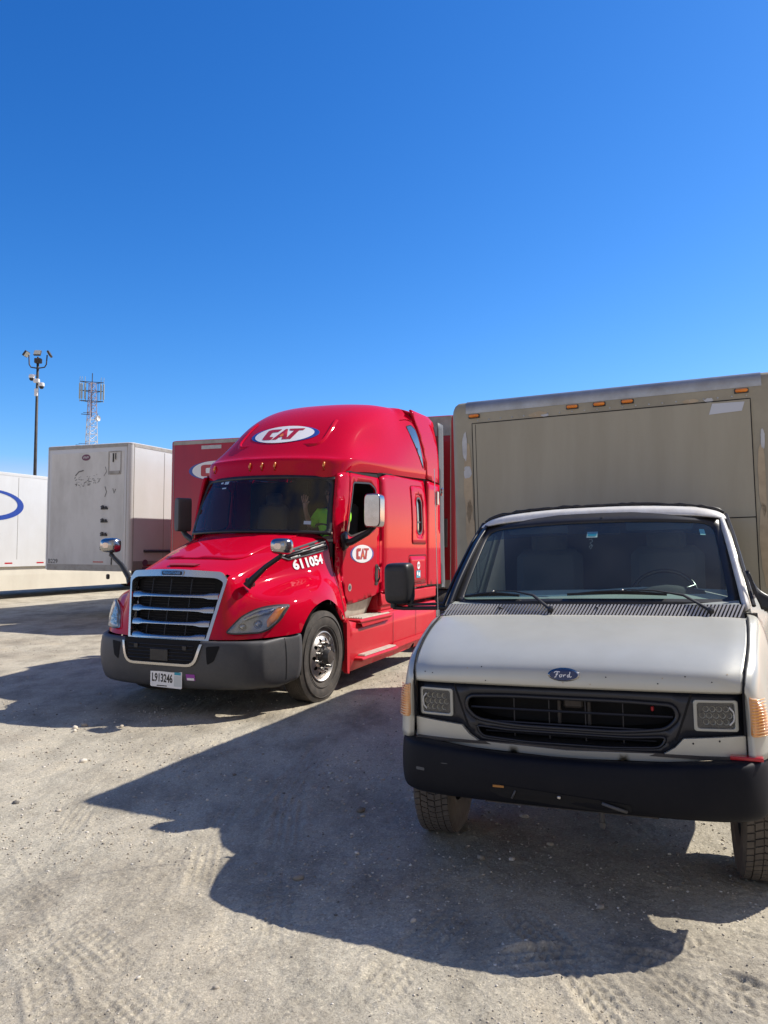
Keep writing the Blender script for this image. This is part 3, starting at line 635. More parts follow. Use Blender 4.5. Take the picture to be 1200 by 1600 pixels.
# roof fairing
RL = [
 [(-.55, 0, 2.605), (-.59, .4, 2.605), (-.70, .76, 2.61), (-.82, .95, 2.63), (-.98, 1.035, 2.69), (-1.45, 1.10, 2.735), (-2.2, 1.175, 2.765), (-2.9, 1.185, 2.79), (-3.57, 1.19, 2.82)],
 [(-.58, 0, 2.72), (-.62, .4, 2.72), (-.73, .78, 2.72), (-.86, .97, 2.73), (-1.02, 1.055, 2.76), (-1.45, 1.115, 2.79), (-2.2, 1.185, 2.82), (-2.9, 1.20, 2.85), (-3.555, 1.205, 2.88)],
 [(-.61, 0, 2.86), (-.65, .4, 2.86), (-.76, .80, 2.85), (-.90, .985, 2.84), (-1.07, 1.07, 2.84), (-1.45, 1.125, 2.85), (-2.2, 1.19, 2.87), (-2.9, 1.205, 2.9), (-3.54, 1.21, 2.93)],
 [(-.70, 0, 2.90), (-.74, .38, 2.90), (-.85, .77, 2.89), (-.96, .97, 2.885), (-1.10, 1.07, 2.885), (-1.47, 1.122, 2.89), (-2.2, 1.188, 2.92), (-2.9, 1.205, 2.95), (-3.52, 1.21, 2.98)],
 [(-.98, 0, 3.15), (-1.02, .38, 3.15), (-1.13, .74, 3.14), (-1.30, .93, 3.13), (-1.56, 1.0, 3.12), (-1.85, 1.085, 3.13), (-2.35, 1.15, 3.15), (-2.9, 1.185, 3.17), (-3.43, 1.20, 3.19)],
 [(-1.40, 0, 3.48), (-1.44, .38, 3.48), (-1.55, .72, 3.47), (-1.73, .90, 3.45), (-1.95, .99, 3.44), (-2.25, 1.05, 3.44), (-2.62, 1.09, 3.44), (-2.98, 1.145, 3.46), (-3.28, 1.17, 3.48)],
 [(-1.90, 0, 3.73), (-1.94, .36, 3.73), (-2.04, .66, 3.72), (-2.20, .82, 3.71), (-2.38, .91, 3.70), (-2.60, .96, 3.69), (-2.82, 1.0, 3.69), (-3.0, 1.07, 3.70), (-3.15, 1.11, 3.70)],
 [(-2.45, 0, 3.87), (-2.47, .30, 3.87), (-2.53, .54, 3.865), (-2.62, .69, 3.86), (-2.71, .78, 3.85), (-2.81, .85, 3.84), (-2.91, .88, 3.83), (-2.99, .95, 3.83), (-3.07, 1.0, 3.83)],
 [(-3.04, 0, 3.91), (-3.04, .18, 3.91), (-3.04, .33, 3.91), (-3.04, .46, 3.905), (-3.045, .57, 3.90), (-3.05, .67, 3.895), (-3.055, .76, 3.89), (-3.058, .85, 3.88), (-3.06, .93, 3.865)]]
rf = MB(); rf.surf(RL, 6, 6, mirror=True, relax=9); RB = rf.bvh()
ROOF = rf.build('roof_fairing', RED, truck, smooth=1)
a = MB(); a.surf([[(-3.04, 0, 3.905), (-3.05, .45, 3.90), (-3.058, .9, 3.87), (-3.06, 1.08, 3.80)], [(-3.6, 0, 3.93), (-3.6, .45, 3.92), (-3.6, .95, 3.89), (-3.62, 1.12, 3.80)], [(-4.1, 0, 3.90), (-4.1, .45, 3.89), (-4.12, .95, 3.86), (-4.12, 1.13, 3.78)]], 2, 3, mirror=True); a.build('roof_rear_cap', RED, truck, smooth=1, solid=.03)
a = MB(); a.surf([[(-3.05, 1.0, 3.79), (-3.06, 1.08, 3.66), (-3.2, 1.14, 3.45)], [(-3.12, 1.02, 3.83), (-3.2, 1.1, 3.75), (-3.3, 1.15, 3.5)]], 2, 2)
def onroof_front(y, z, lift=.003):
    h_ = RB.ray_cast(Vector((1, y, z)), Vector((-1, 0, 0)))
    if not h_[0]: return Vector((-1, y, z))
    n = h_[1].normalized(); n = n if n.x > 0 else -n
    return h_[0] + n * lift
def onroof_side(s, x, z, lift=.003):
    h_ = RB.ray_cast(Vector((x, s * 2, z)), Vector((0, -s, 0)))
    return h_[0] + Vector((0, s * lift, 0)) if h_[0] else Vector((x, s * 1.1, z))
cat_logo(ROOF, 'roof_logo', lambda u, v, l: onroof_front(u + .02, 3.235 + v, l + .002), .45, .135, dx=0, lift=.003)
a = MB(); lip = [(-.60 + .006 * k, 3.46 - .04 * k) for k in range(5)] + rpoly([(-.60, 3.35), (-.62, 3.07), (.62, 3.07), (.60, 3.35)], [0, .22, .22, 0], 8)[1:-1] + [(.60 - .006 * k, 3.46 - .04 * k) for k in range(5)][::-1]
lip = [(-.60, 3.46), (-.605, 3.42), (-.61, 3.38), (-.615, 3.34)] + rpoly([(-.62, 3.32), (-.62, 3.07), (.62, 3.07), (.62, 3.32)], [0, .22, .22, 0], 8)[1:-1] + [(.615, 3.34), (.61, 3.38), (.605, 3.42), (.60, 3.46)]
rows = []
for i in range(len(lip)):
    u, v = lip[i]; c = Vector((0, 3.5)); d = (Vector((u, v)) - c).normalized()
    rows.append([onroof_front(u + d.x * .045, v + d.y * .045, -.003), onroof_front(u + d.x * .022, v + d.y * .022, .014), onroof_front(u, v, .020), onroof_front(u - d.x * .018, v - d.y * .018, -.004)])
rows = [r for r in rows if all(p.x > -2.2 for p in r)]; a.surf(rows, 1, 2); a.build('roof_lip', RED, ROOF, smooth=1)
for y in (-.80, -.17, .01, .19, .80):
    a = MB(); p = onroof_front(y, 2.755, .01); p2 = onroof_front(y, 2.80, .01); p3 = onroof_front(y, 2.71, .01)
    a.tube([p3 - Vector((.02, 0, 0)), p3, p + Vector((.016, 0, 0)), p2, p2 - Vector((.02, 0, 0))], [.006, .013, .016, .013, .006], 10, flat=1.0); a.build('marker_light', AMBER, truck, smooth=1)
def roofside(s):
    wn = rpoly([(-2.90, 3.56), (-3.05, 3.60), (-3.17, 3.55), (-3.27, 3.38), (-3.36, 3.12), (-3.40, 2.96), (-3.30, 3.06), (-2.98, 3.40)], .03)
    a = MB(); a.panel(wn, step=.05, fn=lambda u, v: onroof_side(s, u, v, .006)); q = a.build('roof_window', ROOFGL, ROOF, smooth=1)
    a = MB(); ribbon(a, wn, .014, lambda u, v: onroof_side(s, u, v, .007), True); a.build('roof_window_seal', SEAM, q)
    a = MB(); rows = []
    for (u, v) in [(-2.80, 3.64), (-2.95, 3.67), (-3.10, 3.66), (-3.22, 3.58), (-3.32, 3.40), (-3.42, 3.12), (-3.47, 2.95)]:
        rows.append([onroof_side(s, u, v, .0), onroof_side(s, u - .012, v + .006, .014), onroof_side(s, u - .03, v + .012, .0)])
    a.surf(rows, 3, 2); a.build('roof_brow', RED, ROOF, smooth=1)
    a = MB(); ribbon(a, [(-.90, 2.69), (-1.1, 2.715), (-1.75, 2.745), (-2.5, 2.775), (-3.56, 2.81), (-4.2, 2.80)], .016, lambda u, v: (u, s * (ys(u, v) + .001), v)); a.build('roof_joint', SEAM, ROOF)
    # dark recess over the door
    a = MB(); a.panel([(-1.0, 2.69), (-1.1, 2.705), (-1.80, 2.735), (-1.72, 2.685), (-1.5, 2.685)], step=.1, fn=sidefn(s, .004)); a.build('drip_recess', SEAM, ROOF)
both(roofside)

# hood vent, number, mirrors
def hoodside(s):
    pl = rpoly([(.17, 1.60), (-.50, 1.72), (-.50, 1.84), (.25, 1.67), (.27, 1.63)], .02)
    a = MB(); a.panel(pl, step=.05, fn=lambda u, v: onhood_side(s, u, v, .006)); V_ = a.build('hood_vent', BLACKPL, HOODO, smooth=1, solid=.01)
    a = MB()
    for k in range(2):
        t0 = (k + 1) / 3; a.tube([onhood_side(s, .20 - .68 * t, 1.615 + .115 * t + (.05 + .06 * t) * t0 + .005, .018) for t in (0, .33, .66, 1)], .010, 6)
    a.build('vent_slat', GREYPL, V_, smooth=1)
    a = MB(); ribbon(a, pl, .014, lambda u, v: onhood_side(s, u, v, .012), True); a.build('vent_rim', GREYPL, V_, solid=.01)
    a = MB(); fs_ = lambda u, v: onhood_side(s, -.135 - s * u * 1.25 , 1.545 + v + .10 * (s * u if s > 0 else s * u), .005)
    add_text(a, '611054', .142, lambda u, v: onhood_side(s, -.115 - s * u * 1.12, 1.565 + v + .16 * (u if s > 0 else -u), .008), bold=.006); a.build('fleet_number', WHITE, HOODO)
    # hood mirror on its arm
    a = MB(); b0 = Vector((.90, s * .765, 1.38)); e = Vector((.86, s * 1.10, 1.645))
    a.tube([b0 + Vector((.03, -s * .02, -.05)), b0 + Vector((.01, s * .03, .02)), b0.lerp(e, .5) + Vector((0, 0, .02)), e, e + Vector((0, 0, .05))], [.05, .038, .028, .026, .022], 10)
    a.box(b0 + Vector((.0, s * .0, -.01)), (.14, .05, .10), Matrix.Rotation(s * .3, 4, 'X'), .02)
    M_ = a.build('hood_mirror', BLACKPL, truck, smooth=50)
    a = MB(); c = e + Vector((.01, s * .01, .105)); x0 = .055
    rows = []
    for (dx, k) in ((.075, .35), (.06, .75), (.02, .96), (-.03, 1.0), (-.06, .96)):
        rows.append([(c.x + dx, c.y + (yy) * .115 * k, c.z + zz * .085 * k) for yy, zz in [(math.copysign(abs(math.cos(t))**.55, math.cos(t)), math.copysign(abs(math.sin(t))**.55, math.sin(t))) for t in [2 * math.pi * q / 20 for q in range(21)]]])
    a.surf(rows, 3, 1); a.add(rows[0], [tuple(range(20))]); a.add(rows[-1], [tuple(range(20))[::-1]]); a.build('mirror_shell', CHROME, M_, smooth=60)
both(hoodside)
def door_mirror(s, c, w, h_, rz, shell=CHROME):
    a = MB(); rows = []
    for (dx, k) in ((.10, .5), (.085, .85), (.04, .98), (-.05, 1.0), (-.09, .97)):
        rows.append([Vector((dx, yy * w / 2 * (.75 + .25 * k), zz * h_ / 2 * (.93 + .07 * k) * (1 if k > .6 else .96))) for yy, zz in [(math.copysign(abs(math.cos(t))**.35, math.cos(t)), math.copysign(abs(math.sin(t))**.35, math.sin(t))) for t in [2 * math.pi * q / 24 for q in range(25)]]])
    Rz = Matrix.Rotation(rz, 3, 'Z'); rows = [[c + Rz @ p for p in r] for r in rows]
    arm = MB(); lo = c + Vector((0, 0, -h_ / 2))
    b0 = Vector((-.80, s * 1.10, 1.80))
    arm.tube([b0, b0 + Vector((0, s * .06, .01)), lo.lerp(b0, .3) + Vector((0, s * .02, -.01)), lo + Vector((0, 0, .01)), lo + Vector((0, 0, .06))], [.05, .045, .038, .034, .03], 10)
    arm.box((-.76, s * 1.085, 1.82), (.16, .05, .22), Matrix.Rotation(.3, 4, 'Y'), .02)
    A_ = arm.build('mirror_arm', BLACKPL, truck, smooth=50)
    a.surf(rows, 3, 1); a.add(rows[0], [tuple(range(24))]); a.build('mirror_shell', shell, A_, smooth=60)
    b = MB(); b.add(rows[-1], [tuple(range(24))[::-1]]); b.build('mirror_glass', GREYRUB, A_)
door_mirror(1, Vector((-.97, 1.39, 2.20)), .22, .42, R_(5))
door_mirror(-1, Vector((-.88, -1.40, 2.175)), .15, .46, R_(-30), GREYPL)
# arm bracket cover in dark red at the cowl
a = MB()
for s in (): a.surf([[(-.46, s * .96, 1.90), (-.52, s * 1.03, 1.88), (-.62, s * 1.07, 1.86), (-.74, s * 1.09, 1.86)], [(-.50, s * 1.0, 1.80), (-.56, s * 1.05, 1.78), (-.64, s * 1.09, 1.76), (-.74, s * 1.10, 1.74)], [(-.565, s * 1.03, 1.60), (-.59, s * 1.06, 1.60), (-.65, s * 1.09, 1.59), (-.71, s * 1.10, 1.58)], [(-.585, s * 1.04, 1.40), (-.60, s * 1.06, 1.40), (-.65, s * 1.085, 1.38), (-.70, s * 1.08, 1.38)]], 4, 4)


# cab interior
a = MB(); a.panel([(-.42, -.95), (-.42, .95), (-.85, .98), (-.85, -.98)], step=.2, fn=lambda u, v: (u, v, 1.86 + .03 * math.cos(v * 2))); a.bb((-.95, -.98, 1.45), (-.85, .98, 1.84), .03); DS = a.build('dashboard', CABIN, truck, smooth=40)
a = MB(); a.box((-.62, .25, 1.90), (.12, .16, .01)); a.build('paper_pad', WHITE, DS); a = MB(); a.box((-.55, -.30, 1.90), (.06, .2, .012), Matrix.Rotation(.4, 4, 'Z')); a.build('paper_slip', WHITE, DS)
a = MB(); a.bb((-3.53, -1.10, 1.2), (-3.50, 1.10, 2.9)); a.bb((-2.2, -1.12, 1.2), (-2.16, -.15, 2.7)); a.bb((-2.2, .15, 1.2), (-2.16, 1.12, 2.7)); a.bb((-3.5, -.8, 3.15), (-2.0, .8, 3.18)); a.build('cab_lining', CABIN, truck)
for yy in (.55, -.55):
    a = MB(); a.box((-1.55, yy, 1.56), (.5, .5, .16), None, .05); a.box((-1.82, yy, 1.95), (.14, .48, .80), Matrix.Rotation(-.12, 4, 'Y'), .05); a.box((-1.88, yy, 2.42), (.1, .28, .2), None, .04); a.bb((-1.7, yy - .2, 1.0), (-1.4, yy + .2, 1.45)); a.build('seat', SEATM, truck, bevel=.02)
a = MB(); Rm = Matrix.Rotation(R_(-32), 4, 'Y'); rp = [Vector((-1.08, .55, 1.86)) + (Rm @ Vector((0, .22 * math.cos(t), .22 * math.sin(t)))) for t in [2 * math.pi * k / 28 for k in range(29)]]
a.tube(rp, .014, 8, False); hubp = Vector((-1.06, .55, 1.84))
for k in (3, 14 + 11, 21): a.tube([hubp, rp[k]], .010, 6)
a.lathe([(.0, .02), (.06, .015), (.06, -.01)], hubp, (-.85, 0, .53), 16); a.tube([hubp, (-.88, .55, 1.70)], .02, 8); a.build('steering_wheel', BLACKPL, truck, smooth=1)

# rear bogie, fifth wheel, mudflaps (mostly behind the box truck)
for x in (-5.2, -6.5):
    for s in (1, -1):
        put_wheel(truck, x, s * 1.04, .512, s); put_wheel(truck, x, s * .72, .512, s)
a = MB(); a.bb((-7.2, -.45, .72), (-4.9, -.36, .98)); a.bb((-7.2, .36, .72), (-4.9, .45, .98)); a.lathe([(0, 0), (.45, 0), (.48, -.06), (.45, -.1), (0, -.1)], (-5.8, 0, 1.16), (0, 0, 1), 24); a.tube([(-5.2, -.8, .512), (-5.2, .8, .512)], .09, 10); a.tube([(-6.5, -.8, .512), (-6.5, .8, .512)], .09, 10); a.build('rear_frame', DARKST, truck)
a = MB()
for k, c in enumerate((-.15, 0, .15)):
    p = [(-4.12, c, 1.9), (-4.25, c + .05, 1.65), (-4.45, c + .1, 1.5), (-4.7, c, 1.62), (-4.9, c - .05, 1.9)]; a.tube(p, .018, 8)
a.build('air_hose', BLACKPL, truck, smooth=1)

# ---- the driver
drv = empty('person', (0, 0, 0), 0, 'driver in a lime green shirt waving behind the windscreen of the red truck', 'person')
drv.location = truck.location + (Matrix.Rotation(truck.rotation_euler.z, 3, 'Z') @ Vector((-1.32, .66, 1.74))); drv.rotation_euler = truck.rotation_euler
def skinned(name, verts, edges, radii, m_, parent, root=0, sub=2):
    me = bpy.data.meshes.new(name); me.from_pydata(verts, edges, []); o = bpy.data.objects.new(name, me); COL.objects.link(o)
    o.parent = parent; me.materials.append(m_)
    sk = o.modifiers.new('skin', 'SKIN')
    lay = me.skin_vertices[0].data if me.skin_vertices else None
    if lay is None:
        bm = bmesh.new(); bm.from_mesh(me); bm.verts.layers.skin.verify(); bm.to_mesh(me); bm.free(); lay = me.skin_vertices[0].data
    for i, r in enumerate(radii): lay[i].radius = (r, r) if not isinstance(r, tuple) else r
    lay[root].use_root = True
    s_ = o.modifiers.new('sub', 'SUBSURF'); s_.levels = sub; s_.render_levels = sub
    sk.use_smooth_shade = True
    return o
SKIN = mat('skin', (.36, .19, .13), .55); HAIR = mat('dark_hair', (.015, .012, .01), .7)
LIME = mat('lime_shirt', (.32, .80, .03), .7)
bv = [(0, 0, 0), (0, 0, .22), (.0, 0, .42), (.02, 0, .52), (.03, 0, .58), (.05, 0, .66), (.05, 0, .76),        # pelvis..head 0-6
      (0, .19, .44), (.14, .25, .20), (.36, .16, .16), (.44, .12, .20),                                         # left arm 7-10, hand on the wheel
      (0, -.19, .44), (.13, -.27, .26), (.30, -.25, .46), (.33, -.25, .54),                                      # right arm raised 11-14
      (.25, .11, -.02), (.45, .12, -.02), (.25, -.11, -.02), (.45, -.12, -.02)]
be = [(0, 1), (1, 2), (2, 3), (3, 4), (4, 5), (5, 6), (2, 7), (7, 8), (8, 9), (9, 10), (2, 11), (11, 12), (12, 13), (13, 14), (0, 15), (15, 16), (0, 17), (17, 18)]
br_ = [.14, .13, .13, .055, .055, .085, .07, .06, .047, .03, .028, .06, .047, .03, .03, .09, .07, .09, .07]
for k, (dy, L_) in enumerate(((-.032, .07), (-.012, .085), (.010, .08), (.030, .062))):
    i0 = len(bv); bv += [(.335, -.25 + dy, .60), (.33, -.25 + dy * 1.3, .60 + L_ * .5), (.325, -.25 + dy * 1.5, .60 + L_)]; be += [(14, i0), (i0, i0 + 1), (i0 + 1, i0 + 2)]; br_ += [.010, .009, .008]
i0 = len(bv); bv += [(.335, -.205, .57), (.335, -.185, .60)]; be += [(14, i0), (i0, i0 + 1)]; br_ += [.011, .009]
BODY = skinned('body', bv, be, br_, SKIN, drv)
skinned('shirt', [(0, 0, .02), (0, 0, .22), (0, 0, .40), (.01, 0, .50), (0, .19, .44), (.08, .23, .30), (0, -.19, .44), (.10, -.25, .30), (.20, -.265, .33)], [(0, 1), (1, 2), (2, 3), (2, 4), (4, 5), (2, 6), (6, 7), (7, 8)], [.18, .165, .16, .08, .095, .08, .095, .08, .06], LIME, drv)
a = MB(); a.lathe([(0, .115), (.05, .105), (.085, .07), (.097, .02), (.09, -.04), (.08, -.07)], (.035, 0, .74), (0, 0, 1), 20); a.build('hair', HAIR, drv, smooth=1)
a = MB()
for s in (1, -1): a.box((.125, s * .032, .735), (.012, .03, .012), None, .004); a.box((.05, s * .088, .72), (.03, .02, .05), None, .008)
a.box((.145, 0, .71), (.03, .022, .04), None, .009); a.box((.13, 0, .67), (.012, .045, .010), None, .004); a.build('face', mat('face_feature', (.22, .10, .08), .6), drv)

# ================================================================== BOX TRUCK (van cab; the body leans a little on its springs)
PV = (1.2115, 4.5428, .3963); PSI = .0318
van = empty('box_truck', (PV[0], PV[1], 0), pose(*PV), 'silver van fronted box truck with a weathered beige cargo box and black bumper', 'truck')
cps, sps = math.cos(PSI), math.sin(PSI)
MB.XF = lambda p: (p[0], p[1] * cps - (p[2] - .4) * sps, .4 + (p[2] - .4) * cps + p[1] * sps)
BEIGE = mat('weathered_beige_panel', (.365, .337, .258), .62, 0, 0, (.29, .265, .195), 1.7, .6, (1, 2.0, .3), bump=.12, bs=40, dust=.18, dustcol=(.36, .32, .25))
BEIGE2 = mat('weathered_beige_frame', (.36, .325, .235), .5, .1, 0, (.27, .245, .18), 3, .8, dust=.2, dustcol=(.37, .33, .27))
RAILM = mat('dull_aluminium_rail', (.42, .43, .43), .38, .7, 0, (.30, .30, .29), 5, .8, dust=.2)
PEEL = mat('peeled_tan_primer', (.46, .37, .25), .8, 0, 0, (.35, .28, .19), 9, .8)
PEELW = mat('peeled_white_patch', (.52, .53, .54), .7, 0, 0, (.40, .41, .42), 12, .8)
# hood
VH = [[(.06, 0, 1.358), (.06, .40, 1.357), (.05, .76, 1.351), (.04, .868, 1.343)],
      [(.24, 0, 1.322), (.24, .40, 1.320), (.235, .76, 1.312), (.23, .862, 1.303)],
      [(.44, 0, 1.272), (.44, .40, 1.269), (.43, .74, 1.257), (.42, .85, 1.246)],
      [(.60, 0, 1.220), (.60, .40, 1.217), (.585, .72, 1.204), (.57, .832, 1.191)],
      [(.700, 0, 1.176), (.695, .40, 1.173), (.675, .70, 1.162), (.652, .82, 1.150)],
      [(.750, 0, 1.132), (.745, .40, 1.130), (.722, .69, 1.122), (.693, .812, 1.108)],
      [(.765, 0, 1.065), (.758, .40, 1.065), (.735, .69, 1.063), (.707, .808, 1.062)],
      [(.752, 0, 1.050), (.745, .40, 1.050), (.722, .69, 1.049), (.697, .80, 1.048)]]
a = MB(); a.surf(VH, 6, 8, mirror=True); VHB = a.bvh(); vhood = a.build('hood', SILVER, van, smooth=1, solid=.02)
def vhood_front(y, z, l=.004):
    h_ = VHB.ray_cast(Vector((3, y, z)), Vector((-1, 0, 0))); return h_[0] + Vector((l, 0, 0)) if h_[0] else Vector((.75, y, z))
def vfender(s):
    F_ = [[(-.16, .875, 1.365), (-.16, .935, 1.335), (-.16, .985, 1.18), (-.16, 1.0, .98), (-.16, 1.0, .835)],
          [(.06, .876, 1.342), (.06, .930, 1.315), (.06, .975, 1.17), (.06, .995, .98), (.06, 1.0, .86)],
          [(.25, .868, 1.302), (.25, .920, 1.27), (.25, .960, 1.14), (.25, .985, .96), (.25, .995, .79)],
          [(.43, .856, 1.244), (.43, .905, 1.215), (.42, .945, 1.10), (.41, .97, .93), (.40, .985, .645)],
          [(.575, .839, 1.188), (.57, .885, 1.165), (.555, .925, 1.07), (.54, .955, .93), (.50, .975, .60)],
          [(.655, .826, 1.146), (.645, .865, 1.125), (.63, .905, 1.03), (.62, .935, .93), (.61, .955, .755)],
          [(.700, .818, 1.10), (.695, .848, 1.075), (.685, .875, 1.00), (.685, .890, .90), (.69, .900, .755)],
          [(.712, .812, 1.06), (.712, .826, 1.04), (.715, .838, .98), (.72, .845, .88), (.73, .848, .755)],
          [(.690, .806, 1.055), (.690, .810, 1.035), (.695, .815, .97), (.70, .818, .87), (.71, .82, .755)]]
    F_ = [[(x, y if y < .87 else .87 + (y - .87) * (1 - .32 * min(1, max(0, (x + .1) / .5))), z) for x, y, z in r] for r in F_]
    a = MB(); a.surf([[(x, s * y, z) for x, y, z in r] for r in F_], 5, 5); B_ = a.bvh(); fo = a.build('fender', SILVER, van, smooth=1, solid=.015)
    def pf(y, z, l=.006):
        h_ = B_.ray_cast(Vector((2, s * y, z)), Vector((-1, 0, 0))); return h_[0] + Vector((l, s * l * .6, 0)) if h_[0] else Vector((.7, s * y, z))
    ol = [(.826, .862), (.826, 1.035), (.868, 1.03), (.888, 1.0), (.905, .93), (.908, .862)]
    a = MB(); a.panel(rpoly(ol, .012), step=.02, fn=lambda u, v: pf(u, v, .012)); mk = a.build('side_marker_lamp', mat('amber_lamp_base', (.80, .27, .03), .25, 0, .6, (.8, .55, .35), 11, .8, (1, 3, .5)), van, smooth=1, solid=.012)
    a = MB()
    for k in range(13):
        z = .868 + k * .0132; a.tube([pf(.83, z, .016), pf(.86, z, .016), pf(.885, z, .016), pf(min(.906, .89 + (1.03 - z) * .12), z, .016)], .0032, 5)
    a.build('lens_rib', mat('amber_ribbed_lens', (.85, .40, .08), .15, 0, .8, (.85, .62, .35), 9, .8, (1, 1, 1)), mk, smooth=1)
    a = MB(); a.tube([(.05, s * .872, 1.348), (.24, s * .865, 1.305), (.43, s * .853, 1.247), (.58, s * .836, 1.191), (.655, s * .823, 1.15), (.70, s * .815, 1.10), (.712, s * .81, 1.06), (.712, s * .81, .86)], .0055, 6); a.build('seam', SEAM, fo)
    return fo
VF = {s: vfender(s) for s in (1, -1)}
def xf(y): return .750 - .02 * (y / .8)**2 - .035 * abs(y / .8)**6
# header panel, lower valance
hole1 = rpoly([(-.525, .93), (-.505, .985), (-.30, .995), (.30, .995), (.505, .985), (.525, .93), (.47, .87), (.27, .846), (-.27, .846), (-.47, .87)], [.05, .04, .1, .1, .04, .05, .08, .1, .1, .08])
hole2 = rpoly([(-.47, .835), (-.30, .822), (.30, .822), (.47, .835), (.44, .782), (.2, .768), (-.2, .768), (-.44, .782)], .03)
hp = [(-.808, 1.047), (.808, 1.047), (.808, .857), (.54, .835), (.50, .79), (.45, .758), (0, .742), (-.45, .758), (-.50, .79), (-.54, .835), (-.808, .857)]
a = MB(); a.panel(hp, [hole1, hole2], .05, lambda u, v: (xf(u) - .022 - .02 * max(0, (v - 1.0) / .05) * 0, u, v)); GRL = a.build('grille', NAVY, van, smooth=1, solid=.02)
a = MB(); ribbon(a, hole1, .016, lambda u, v: (xf(u) - .016, u, v), True); ribbon(a, hole2, .010, lambda u, v: (xf(u) - .018, u, v), True); a.build('grille_rim', NAVY, GRL, solid=.012, smooth=1)
for s in (1, -1): a = MB(); ribbon(a, [(s * .585, 1.04), (s * .51, .82)], .010, lambda u, v: (xf(u) - .0195, u, v)); a.build('panel_seam', SEAM, GRL)
a = MB(); a.panel(hole1, step=.08, fn=lambda u, v: (xf(u) - .17, u, v)); a.panel(hole2, step=.08, fn=lambda u, v: (xf(u) - .17, u, v)); a.bb((.5, -.55, .74), (.52, .55, 1.04)); a.build('radiator', SEAM, GRL)
a = MB(); a.tube([(xf(y) - .045, y, .925) for y in (-.50, -.25, 0, .25, .50)], .006, 6); a.tube([(xf(y) - .045, y, .858) for y in (-.42, -.2, 0, .2, .42)], .006, 6); a.tube([(xf(y) - .04, y, .808) for y in (-.42, -.2, 0, .2, .42)], .004, 6)
for y in (-.27, -.09, .09, .27): a.tube([(xf(y) - .055, y, .785), (xf(y) - .055, y, .99)], .0035, 5)
a.build('grille_bars', NAVY, GRL)
for y in (-.05, .10): a = MB(); a.box((.63, y, .91), (.02, .018, .12), ch=.004); a.build('cooler_strut', DARKST, GRL)
a = MB(); a.box((.62, .02, .955), (.02, .10, .05), ch=.01); a.build('cooler_bracket', DARKST, GRL)
a = MB(); a.box((.66, .405, .955), (.02, .014, .024), ch=.004); a.build('red_clip', REDV, GRL)
lp = [(-.812, .855), (-.545, .834), (-.505, .79), (-.455, .759), (0, .743), (.455, .759), (.505, .79), (.545, .834), (.812, .855), (.812, .758), (.5, .724), (0, .706), (-.5, .724), (-.812, .758)]
a = MB(); a.panel(lp, step=.04, fn=lambda u, v: (xf(u) - .004 - .1 * max(0, .75 - v), u, v)); VL = a.build('lower_valance', SILVER, van, smooth=1, solid=.03, bevel=.006)
for (y, z) in ((.53, .835), (.585, .815), (.70, .83)): a = MB(); a.panel(ellipse(y, z, .004, .005, 8), step=.01, fn=lambda u, v: (xf(u) - .002, u, v)); a.build('stone_chip', SEAM, VL)
def vlamp(s):
    a = MB(); fn = lambda l: (lambda u, v: (xf(u) - .02 + l, s * u, v))
    ou = rr(.592, .872, .786, 1.018, .014); inn = rr(.608, .886, .770, 1.004, .012)
    a.panel(ou, [inn], .05, fn(.012)); H = a.build('headlight', mat('lamp_bezel', (.34, .35, .33), .35, .5, .3), van, solid=.02, bevel=.003)
    a = MB(); a.panel(inn, step=.06, fn=fn(-.012)); a.build('lamp_reflector', mat('lamp_inner', (.26, .25, .20), .4, .15), H)
    for row, (z, n) in enumerate(((.975, 4), (.945, 5), (.915, 4))):
        for k in range(n):
            y = .689 + (k - (n - 1) / 2) * .029; a = MB(); a.lathe([(.0135, .014), (.0115, .008), (.006, .002), (0, .0)], (xf(y) - .030, s * y, z), (1, 0, 0), 14); a.build('led_cell', mat('led_cell_glass', (.44, .43, .36), .4, .1), H, smooth=1)
    for q in (1, -1): a = MB(); a.tube([(xf(.689) - .022, s * (.689 + q * .058), .985), (xf(.689) - .022, s * (.689 + q * .075), .965), (xf(.689) - .022, s * (.689 + q * .078), .945), (xf(.689) - .022, s * (.689 + q * .075), .922), (xf(.689) - .022, s * (.689 + q * .058), .903)], .004, 6); a.build('light_ring', mat('pale_lamp_ring', (.55, .55, .53), .3), H)
    a = MB(); a.panel(inn, step=.06, fn=fn(.006)); a.build('lamp_glass', CLEARLENS, H)
both(vlamp)
# oval emblem
a = MB(); fe = lambda l: (lambda u, v: vhood_front(u, v, l))
a.panel(ellipse(0, 1.118, .078, .032), step=.03, fn=fe(.004)); EM = a.build('emblem', CHROME, vhood, solid=.006, smooth=1)
a = MB(); a.panel(ellipse(0, 1.118, .070, .026), step=.03, fn=fe(.008)); a.build('emblem_face', mat('emblem_blue', (.012, .03, .10), .25, 0, .8), EM, smooth=1)
a = MB()
for st in ([(-.046, .008), (-.043, .013), (-.034, .015), (-.018, .013)], [(-.030, .013), (-.033, 0), (-.038, -.011), (-.044, -.012)], [(-.038, .002), (-.026, .003)],
           [(-.014, .001), (-.020, -.004), (-.018, -.010), (-.011, -.010), (-.008, -.004), (-.012, .001), (-.004, -.001)], [(0, .001), (.001, -.010), (.002, -.003), (.008, .001), (.012, .000)],
           [(.032, .015), (.030, .002), (.029, -.008), (.034, -.010), (.040, -.006)], [(.030, -.001), (.024, .001), (.019, -.005), (.021, -.010), (.028, -.007)]):
    ribbon(a, [(u, 1.118 + v) for u, v in st], .0042, fe(.0105))
a.build('emblem_script', WHITE, EM)
